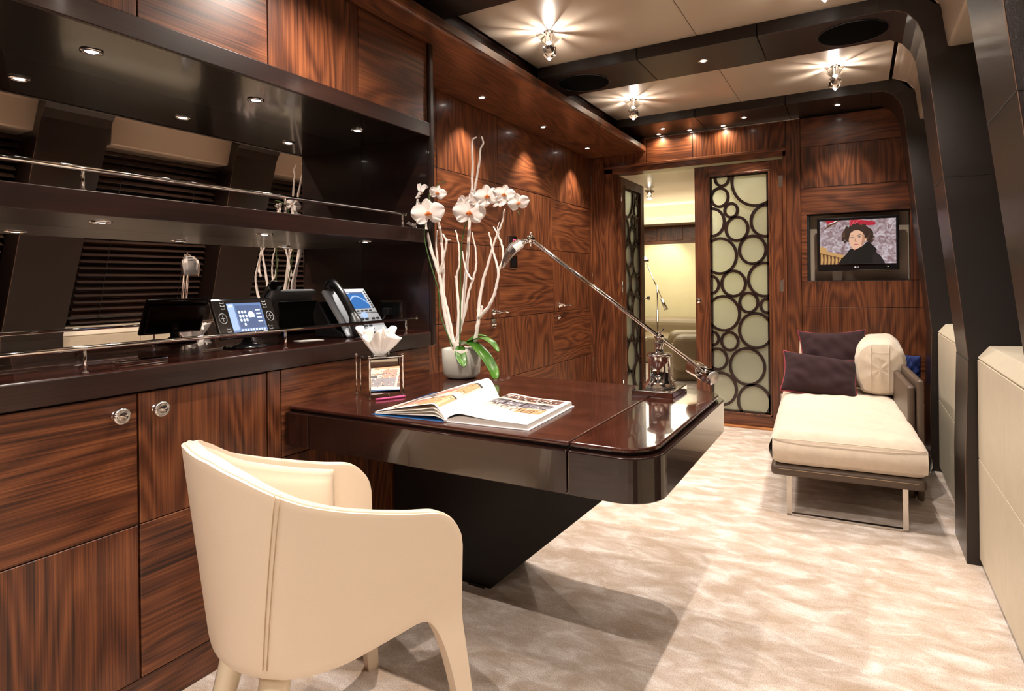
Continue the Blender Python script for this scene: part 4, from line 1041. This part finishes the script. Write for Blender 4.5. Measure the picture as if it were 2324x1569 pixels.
mk('plate',MB().bbox((-2.045,2.279,1.035),(-1.905,2.289,1.120),.002),CHROME,ws)
mk('insert',MB().bbox((-2.035,2.275,1.045),(-1.915,2.281,1.110),.002),BLACKP,ws)
mk('plug',MB().bbox((-2.000,2.245,1.050),(-1.960,2.277,1.085),.005),BLACKM,ws)
pts=[(-1.98,2.25,1.055),(-1.99,2.22,1.01),(-2.00,2.20,.984)]+[(-1.985+.05*math.cos(a*.9),2.17+.035*math.sin(a*.9),.982+.0015*a*.3) for a in range(0,24)]
mk('cable',MB().tube(smooth_path(pts,4),.003,8),BLACKM,ws)
# ------------------------------------------------------------------ television
tv=thing('television','wall television showing a portrait of a woman, set in the walnut niche','television',(0,YE-.01,1.258))
ty=YE-.02
mk('housing',MB().bbox((-.266,ty,1.262),(.266,ty+.035,1.664),.006),BLACKP,tv)
mk('mount',MB().box((-.12,ty+.03,1.38),(.12,YE+.152,1.55)),BLACKM,tv)
def em(n,c,e=1.0): return simple(n,(.01,.01,.01,1),.3,emit=c,es=e)
def mottle():
    m_,t,b=nt('screen_plaster_wall'); g=N(t,'TexCoord'); n=N(t,'TexNoise'); n.inputs['Scale'].default_value=26; n.inputs['Detail'].default_value=5; n.inputs['Distortion'].default_value=1.5; lk(t,g.outputs['Object'],n.inputs['Vector'])
    c=ramp(t,n.outputs['Fac'],[(.3,lin(118,84,84)),(.48,lin(160,138,142)),(.7,lin(212,200,206))]); lk(t,c,b.inputs['Emission Color']); b.inputs['Emission Strength'].default_value=.95; b.inputs['Base Color'].default_value=(.01,.01,.01,1); b.inputs['Roughness'].default_value=.3; return m_
SM=[mottle(),em('screen_skin',lin(226,176,146)),em('screen_hair',lin(50,32,24)),em('screen_black_fur',lin(8,6,8)),em('screen_red_feather',lin(176,22,48)),em('screen_tan_wood',lin(196,150,92)),em('screen_dark_wood',lin(96,60,34)),em('screen_lips',lin(186,98,92)),em('screen_white',lin(230,226,226)),em('screen_shadow_skin',lin(186,132,104)),em('screen_hair_light',lin(84,56,40)),em('screen_coat',lin(30,24,28)),em('screen_feather_light',lin(214,92,104))]
SX0,SX1,SZ0,SZ1=-.247,.247,1.310,1.640; yy=ty-.0006; m=MB()
Wp,Hp=SX1-SX0,SZ1-SZ0
# picture coordinates: a 0..1 left-right, b 0..1 bottom-top
lay=[0]
def poly(pts,mi):
    lay[0]+=1; y=yy-.00008*lay[0]
    P=clip(pts,0,1,0,1)
    if len(P)<3: return
    m.add([(SX0+a*Wp,y,SZ0+b*Hp) for a,b in P],[list(range(len(P)))],mi)
def ell(a,b,ra,rb_,mi,rot=0,n=24):
    poly([(a+ra*math.cos(t)*math.cos(rot)-rb_*math.sin(t)*math.sin(rot)*.67,b+rb_*math.sin(t)*math.cos(rot)+ra*math.cos(t)*math.sin(rot)*1.5) for t in [2*PI*k/n for k in range(n)]],mi)
poly([(0,0),(1,0),(1,1),(0,1)],0)
poly([(.08,1),(.13,.9),(.30,1)],4); poly([(.12,.92),(.32,1.02),(.28,1.02),(.07,.83),(.06,.80)],6); poly([(.13,.94),(.26,1),(.22,1),(.12,.91)],8)
poly([(0,.34),(.34,.20),(.30,.12),(0,.26)],5); poly([(0,.42),(.09,.38),(.10,.30),(0,.34)],5); poly([(0,0),(.30,0),(.30,.14),(0,.27)],6)
for k in range(6):
    poly([(.01+.05*k,0),(.035+.05*k,0),(.045+.05*k,.11-.005*k),(.035+.05*k,.24-.022*k),(.015+.05*k,.25-.022*k)],5)
for k in range(9):
    t=k/8; poly([(.41,.83),(.40+.02*k,.99),(.46+.035*k,1.03-.012*k),(.50+.03*k,.96-.012*k),(.45,.86)],4 if k%3 else 12)
# hair
rr=random.Random(2)
ell(.515,.70,.175,.185,2); ell(.38,.66,.075,.13,2); ell(.63,.66,.085,.15,2)
for k in range(44):
    a=rr.uniform(0,PI*1.15)-.2; ra=rr.uniform(.13,.19); ell(.51+ra*math.cos(a),.70+ra*1.0*math.sin(a),.022,.032,2 if k%4 else 10)
for k in range(16): ell(.345+rr.uniform(-.03,.045),.60+rr.uniform(-.10,.10),.020,.028,2 if k%4 else 10)
for k in range(14): ell(.665+rr.uniform(-.03,.035),.60+rr.uniform(-.12,.10),.020,.028,2 if k%4 else 10)
for k in range(10): ell(.685+rr.uniform(-.02,.03),.52+rr.uniform(-.05,.08),.012,.018,2)
# face and neck
poly([(.43,.40),(.58,.40),(.60,.28),(.44,.28)],9)
poly([(.40,.62),(.415,.70),(.46,.755),(.52,.76),(.57,.72),(.60,.64),(.60,.52),(.575,.42),(.53,.345),(.48,.325),(.44,.35),(.405,.44),(.392,.54)],1)
ell(.612,.54,.014,.035,1)
poly([(.57,.70),(.60,.64),(.60,.52),(.575,.42),(.55,.40),(.565,.52),(.57,.60)],9)
poly([(.385,.56),(.40,.68),(.45,.755),(.47,.765),(.53,.775),(.585,.72),(.615,.60),(.64,.80),(.50,.90),(.36,.80)],2); 
ell(.435,.60,.024,.012,3); ell(.535,.61,.024,.012,3); ell(.435,.601,.014,.007,8); ell(.535,.611,.014,.007,8); ell(.436,.601,.007,.008,3); ell(.536,.611,.007,.008,3)
poly([(.405,.635),(.43,.65),(.465,.64),(.465,.632),(.43,.638)],2); poly([(.505,.645),(.54,.665),(.575,.64),(.54,.652),(.505,.636)],2)
poly([(.475,.61),(.468,.51),(.482,.495),(.50,.503),(.485,.53)],9)
poly([(.452,.445),(.475,.455),(.487,.450),(.50,.455),(.525,.445),(.50,.428),(.475,.428)],7)
ell(.40,.33,.009,.014,8); ell(.596,.44,.008,.014,8)
# black fur collar and coat
poly([(.25,0),(.29,.12),(.36,.23),(.40,.33),(.44,.355),(.46,.31),(.50,.34),(.57,.40),(.62,.48),(.65,.50),(.70,.42),(.755,.33),(.75,.24),(.80,.18),(.86,.0)],3)
poly([(.75,.25),(.70,.2),(.71,.0),(.86,0),(.83,.10)],11); poly([(.44,.30),(.45,.30),(.42,.05),(.38,0),(.375,0),(.41,.08)],11)
mk('picture',m,SM,tv,recalc=False)
m=MB(); LOGO=simple('logo_silver',lin(200,200,200),.3,emit=lin(150,150,150),es=.5)
m.lathe([(0,-.001),(.006,-.001)],(-.013,ty,1.287),'y',18,close=False)
def stroke(m,x,z,s,lines,y):
    for (a,b),(c,d_) in lines:
        m.box((x+min(a,c)*s-.0007,y-.001,z+min(b,d_)*s-.0007),(x+max(a,c)*s+.0007,y,z+max(b,d_)*s+.0007))
stroke(m,-.003,1.283,.008,[((0,0),(0,1)),((0,0),(.6,0))],ty); stroke(m,.004,1.283,.008,[((0,0),(0,1)),((0,0),(.7,0)),((0,1),(.7,1)),((.7,0),(.7,.5)),((.4,.5),(.7,.5))],ty)
mk('logo',m,LOGO,tv,recalc=False)
mk('standby_light',MB().lathe([(0,-.0015),(.0035,-.001)],(.195,ty,1.288),'y',12,close=False),em('standby_amber',lin(255,220,140),1.5),tv,recalc=False)
# ------------------------------------------------------------------ daybed
RZ=R(3.2); DB=(-.06,3.36,0)
db=thing('daybed','cream cushioned daybed on a brown leather platform with a steel sled leg','daybed',DB,RZ)
# local frame: x across, y length away from camera
mk('platform',MB().bbox((-.335,.0,.205),(.335,1.72,.262),.022,0,4),LEATH2,db,world=False)
m=MB(); m.bbox((-.300,-.0,.240),(.300,.004,.243),.001); mk('stitch_line',m,STITCH,db,world=False)
def slab(m,x0,x1,y0,y1,z0,z1,r=.045,crown=.02,nu=30,nv=44,wr=.004,seed=1):
    rr=random.Random(seed); 
    def prof(u,v,top):
        # rounded box via superellipse footprint
        ex=min(u,1-u)*(x1-x0); ey=min(v,1-v)*(y1-y0)
        d=min(1,ex/r)*1.0; e=min(1,ey/r)*1.0
        k=math.sqrt(max(0,1-(1-d)**2))*math.sqrt(max(0,1-(1-e)**2))
        cr=crown*math.sin(PI*u)**.6*math.sin(PI*v)**.6
        w_=wr*(math.sin(u*23+v*9)*math.sin(v*17+seed)+.6*math.sin(u*41-v*31)+.5*math.sin(v*60+u*5))*k
        h=(z1-z0)/2; zc=(z0+z1)/2
        return (x0+(x1-x0)*u,y0+(y1-y0)*v, zc+(h*(.55+.45*k)+cr+w_ if top else -h*(.7+.3*k)))
    f=lambda t:.5-.5*math.cos(PI*t)
    g=lambda t:(t+f(t))/2
    m.grid(lambda u,v:prof(g(u),g(v),True),nu,nv); m.grid(lambda u,v:prof(g(u),g(v),False),nu,nv)
    # side walls
    for fixed in ('u0','u1','v0','v1'):
        n=nu if fixed[0]=='v' else nv
        def fn(a,b,fixed=fixed):
            t=g(a); u,v={'u0':(0,t),'u1':(1,t),'v0':(t,0),'v1':(t,1)}[fixed]
            A=Vector(prof(u,v,True)); B=Vector(prof(u,v,False)); p=A.lerp(B,b); bul=.018*math.sin(PI*b)+.0015*math.sin(t*70)*math.sin(PI*b)
            if fixed=='u0': p.x-=bul
            if fixed=='u1': p.x+=bul
            if fixed=='v0': p.y-=bul
            if fixed=='v1': p.y+=bul
            return p
        m.grid(fn,n,6)
    return m
mk('seat_cushion',slab(MB(),-.325,.335,-.005,1.60,.263,.437,.05,.018),LINEN,db,world=False)
m=MB()
for sy_ in (.012,):
    pts=[(-.32,-.012,.395),(-.2,-.020,.400),(0,-.021,.402),(.2,-.020,.401),(.33,-.012,.398)]
    m.tube(smooth_path(pts,5),.0028,6)
mk('cushion_piping',m,LINEN,db,world=False)
m=MB(); w_=.013; zf=0.001
for a,b in (((-.262,.03,zf),(-.238,.055,.206)),((.238,.03,zf),(.262,.055,.206)),((-.262,.03,zf),(.262,.055,zf+.012))): m.bbox(a,b,.0015)
mk('sled_leg',m,STEEL,db,world=False)
m=MB()
for a,b in (((-.262,1.45,zf),(-.238,1.475,.206)),((.238,1.45,zf),(.262,1.475,.206)),((-.262,1.45,zf),(.262,1.475,zf+.012))): m.bbox(a,b,.0015)
mk('sled_leg',m,STEEL,db,world=False)
mk('arm_panel',MB().bbox((.315,.50,.02),(.352,1.74,.62),.014,0,4),LEATH2,db,world=False)
mk('arm_panel',MB().bbox((.355,.46,.02),(.385,1.74,.66),.014,0,4),LEATH2,db,world=False)
mk('back_panel',MB().bbox((-.33,1.66,.10),(.36,1.74,.60),.02,0,4),LEATH2,db,world=False)
# cushions: pillow builder
def pillow(name,label,cat,W,H,T,loc,rot,mat,pipe=None,group=None,wr=.006,seed=1,corner=.10,flat=.0):
    t=thing(name,label,cat,loc,0,group) ; t.rotation_euler=rot
    N_=34
    def S(u,v,s):
        a=2*u-1;b=2*v-1
        pin=1-corner*(1-abs(a)**2)*(abs(b)**3)*1.0; pin2=1-corner*(1-abs(b)**2)*(abs(a)**3)
        x=a*W/2*(1-corner*.55*(1-b*b)*abs(a)**3 ); z=b*H/2*(1-corner*.75*(1-a*a)*abs(b)**3)
        th=T/2*((1-abs(a)**3.2)*(1-abs(b)**3.2))**.55
        w_=wr*(math.sin(a*5+seed)*math.sin(b*7+seed*2)+.5*math.sin(a*13+b*9+seed)+.5*math.sin(a*b*22+seed))*(1-abs(a)**4)*(1-abs(b)**4)
        return (x,s*(th+w_*.8)+.01*math.sin(a*2+seed)*b,z)
    m=MB(); m.grid(lambda u,v:S(u,v,-1),N_,N_); m.grid(lambda u,v:S(u,v,1),N_,N_)
    mk('cover',m,mat,t,world=False)
    if pipe:
        E=[]; n=30
        for k in range(n): E.append(S(k/n,0,0))
        for k in range(n): E.append(S(1,k/n,0))
        for k in range(n): E.append(S(1-k/n,1,0))
        for k in range(n): E.append(S(0,1-k/n,0))
        E.append(E[0]); mk('piping',MB().tube(E,.0042,6),pipe,t,world=False)
    return t
pillow('throw_pillow','aubergine pillow with red piping standing behind the lower one on the daybed','pillow',.42,.34,.14,(-.150,4.72,.685),(R(-24),R(-2),R(8)),PILLOW,PIPING,seed=2,corner=.16)
pillow('throw_pillow','wider aubergine pillow with red piping lying in front on the daybed','pillow',.46,.30,.13,(-.225,4.50,.560),(R(-34),R(7),R(8)),PILLOW,PIPING,seed=5,corner=.16)
# thick cream bolster cushions with stitched side bands
def boxcush(name,label,W,H,T,loc,rz,rx=0):
    t=thing(name,label,'cushion',loc,0); t.rotation_euler=(rx,0,rz)
    m=MB(); n=40
    # profile in xz plane (rounded lozenge), extruded along y with soft ends
    def S(u,v):
        a=2*PI*u; e=.62; c,s=math.cos(a),math.sin(a); k=(1-abs(2*v-1)**6)**.5*.14+.86
        x=W/2*math.copysign(abs(c)**e,c)*k*(1+.03*math.sin(a*3+v*5)); z=H/2*math.copysign(abs(s)**.8,s)*k*(1+.02*math.sin(a*5+v*9))
        w_=.004*math.sin(a*11+v*23)*math.sin(v*31+a)
        return (x+w_,(v-.5)*T,z+w_)
    m.grid(S,48,22)
    for v,s in ((0,-1),(1,1)):
        def C_(u,q,v=v,s=s):
            p=Vector(S(u,v)); c=Vector((0,p.y,0)); r_=p.lerp(c,q); r_.y+=s*.030*(1-(1-q)**2)+.0025*math.sin(u*40)*(1-q)*q*4; return r_
        m.grid(C_,48,8)
    mk('cover',m,LINEN,t,world=False)
    m=MB()
    for sg in (-1,1):
        pts=[(sg*W*.17,-T/2-.031*(1-(abs(z)/(H*.5))**2)-.001,z) for z in [(-.43+.086*k)*H for k in range(11)]]
        m.tube(pts,.0022,5)
    pts=[(x,-T/2-.026-.004*(1-(abs(x)/(W*.2))**2),.30*H) for x in [(-.17+.034*k)*W for k in range(11)]]
    m.tube(pts,.0022,5)
    mk('band_seam',m,LINEN,t,world=False)
    return t
boxcush('box_cushion','plump cream linen cushion standing upright against the daybed arm',.285,.36,.48,(.120,4.76,.632),R(0),R(2))
pillow('back_cushion','cream linen back cushion mostly hidden behind the dark pillows','cushion',.46,.42,.16,(-.16,4.95,.585),(R(-10),R(4),R(3)),LINEN,None,seed=3,corner=.06)
o=pillow('blue_cushion','small dark blue cushion peeking out behind the daybed arm','cushion',.09,.20,.05,(.325,4.98,.57),(0,0,R(0)),simple('royal_blue_cloth',lin(22,42,104),.8),None,seed=3,corner=.05)
# ------------------------------------------------------------------ the room beyond the doors
SY=9.9
mk('wall_saloon_end',MB().box((-6.4,SY,0),(1.5,SY+.1,2.9)),W_H,kind='structure')
m=MB()
for k in range(8):
    x0=-5.8+k*.42; m.bbox((x0,SY-.014,1.86),(x0+.417,SY,2.12),.002,k%2,1); m.bbox((x0,SY-.014,0),(x0+.417,SY,.52),.002,(k+1)%2,1)
m.box((-6.4,SY-.016,2.125),(1.5,SY,2.42),2)
mk('trim_30',m,[W_H,W_V,CREAM_P],kind='structure')
mk('wall_saloon_left',MB().box((-6.5,YE+.15,0),(-6.4,SY,2.9)),CREAM_P,kind='structure')
mk('wall_saloon_right',MB().box((1.5,YE+.15,0),(1.6,SY,2.9)),CREAM_P,kind='structure')
mk('ceiling_saloon',MB().box((-6.5,YE+.14,2.42),(1.6,SY-.55,2.46)).box((-6.5,SY-.56,2.42),(1.6,SY+.1,2.44)),CREAM_P,kind='structure')
mk('trim_31',MB().bbox((-6.4,SY-.42,2.10),(1.5,SY-.38,2.20),.003).box((-6.4,SY-.40,2.10),(1.5,SY,2.125)),CREAM_P,kind='structure')
mk('trim_32',MB().bbox((-3.50,SY-.05,0),(-3.18,SY,2.1),.003),W_V,kind='structure')
mk('wall_saloon_near',MB().box((-6.4,YE+.145,0),(-2.22,YE+.16,2.5)).box((-.40,YE+.145,0),(1.5,YE+.16,2.5)),CREAM_P,kind='structure')
o=mk('wall_panel',MB().bbox((-3.15,SY-.03,.58),(-.6,SY-.012,1.80),.004),simple('cream_silk',lin(238,224,180),.6,mott=.06,mscale=5)); tag(o,'large pale cream panel on the far wall seen through the doorway','panel')
def sofa(name,label,loc,rz,L,mat):
    t=thing(name,label,'sofa',loc,rz)
    def loft(x0,x1,y0,y1,z0,z1,r): return MB().bbox((x0,y0,z0),(x1,y1,z1),r,0,5)
    mk('seat',loft(-L/2,L/2,-.45,.35,.0,.40,.05),mat,t,world=False)
    mk('backrest',loft(-L/2-.05,L/2+.05,.22,.50,.10,.64,.12),mat,t,world=False)
    for s in (-1,1): mk('armrest',loft(s*(L/2-.02)-.12,s*(L/2-.02)+.12,-.45,.45,.10,.56,.11),mat,t,world=False)
    return t
SOF=simple('olive_leather',lin(150,132,104),.4,bump=.2,bscale=60)
sofa('sofa','curved taupe leather sofa against the far wall beyond the doorway',(-2.35,9.15,0),0,1.7,SOF)
sofa('armchair','rounded taupe leather seat at the right edge of the doorway view',(-1.62,7.75,0),R(-70),.7,SOF)['category']='armchair'
sofa('sofa','taupe leather seat partly hidden by the open door leaf',(-3.75,7.95,0),R(60),.9,SOF)
fl_=thing('floor_lamp','chrome floor lamp with tilted arm standing beyond the doorway','floor lamp',(-2.42,8.35,0))
X,Y=-2.42,8.35
mk('base',MB().lathe([(0,0),(.13,0),(.13,.012),(.02,.02),(0,.021)],(X,Y,0),'z',28),CHROME,fl_)
mk('pole',MB().tube([(X,Y,.02),(X,Y,.80)],.014,12).tube([(X,Y,.78),(X,Y,1.14)],.010,12),CHROME,fl_)
mk('arm',MB().tube([(X+.09,Y-.02,.90),(X-.165,Y+.03,1.46)],.007,10).tube([(X+.13,Y-.02,.80),(X+.06,Y-.02,.955)],[.03,.016],14),CHROME,fl_)
mk('shade',MB().lathe([(.02,.05),(.05,.04),(.085,.0),(.09,-.03)],(X-.21,Y+.02,1.50),'z',24,close=False),CHROME,fl_,recalc=False,mods=[('SOLIDIFY',dict(thickness=.003))])
dup(cl,(-2.38,7.9,2.42),None,'crystal lamp on the ceiling of the room beyond the doorway','crystal ceiling lamps')
o=mk('rug',MB().grid(lambda u,v:(-3.0+1.1*u,5.98+1.3*v,.012+.004*math.sin(u*19+v*7)*math.sin(v*23)),40,40),CARPET); tag(o,'pale textured rug on the floor beyond the doorway','rug')
ct=thing('side_table','low cream side table glimpsed left of the doorway view','table',(-2.75,7.9,0))
mk('top',MB().bbox((-2.85,8.22,.36),(-2.60,8.45,.40),.006),CREAM_C,ct); mk('pedestal',MB().bbox((-2.80,8.27,0),(-2.66,8.40,.36),.006),W_V,ct)
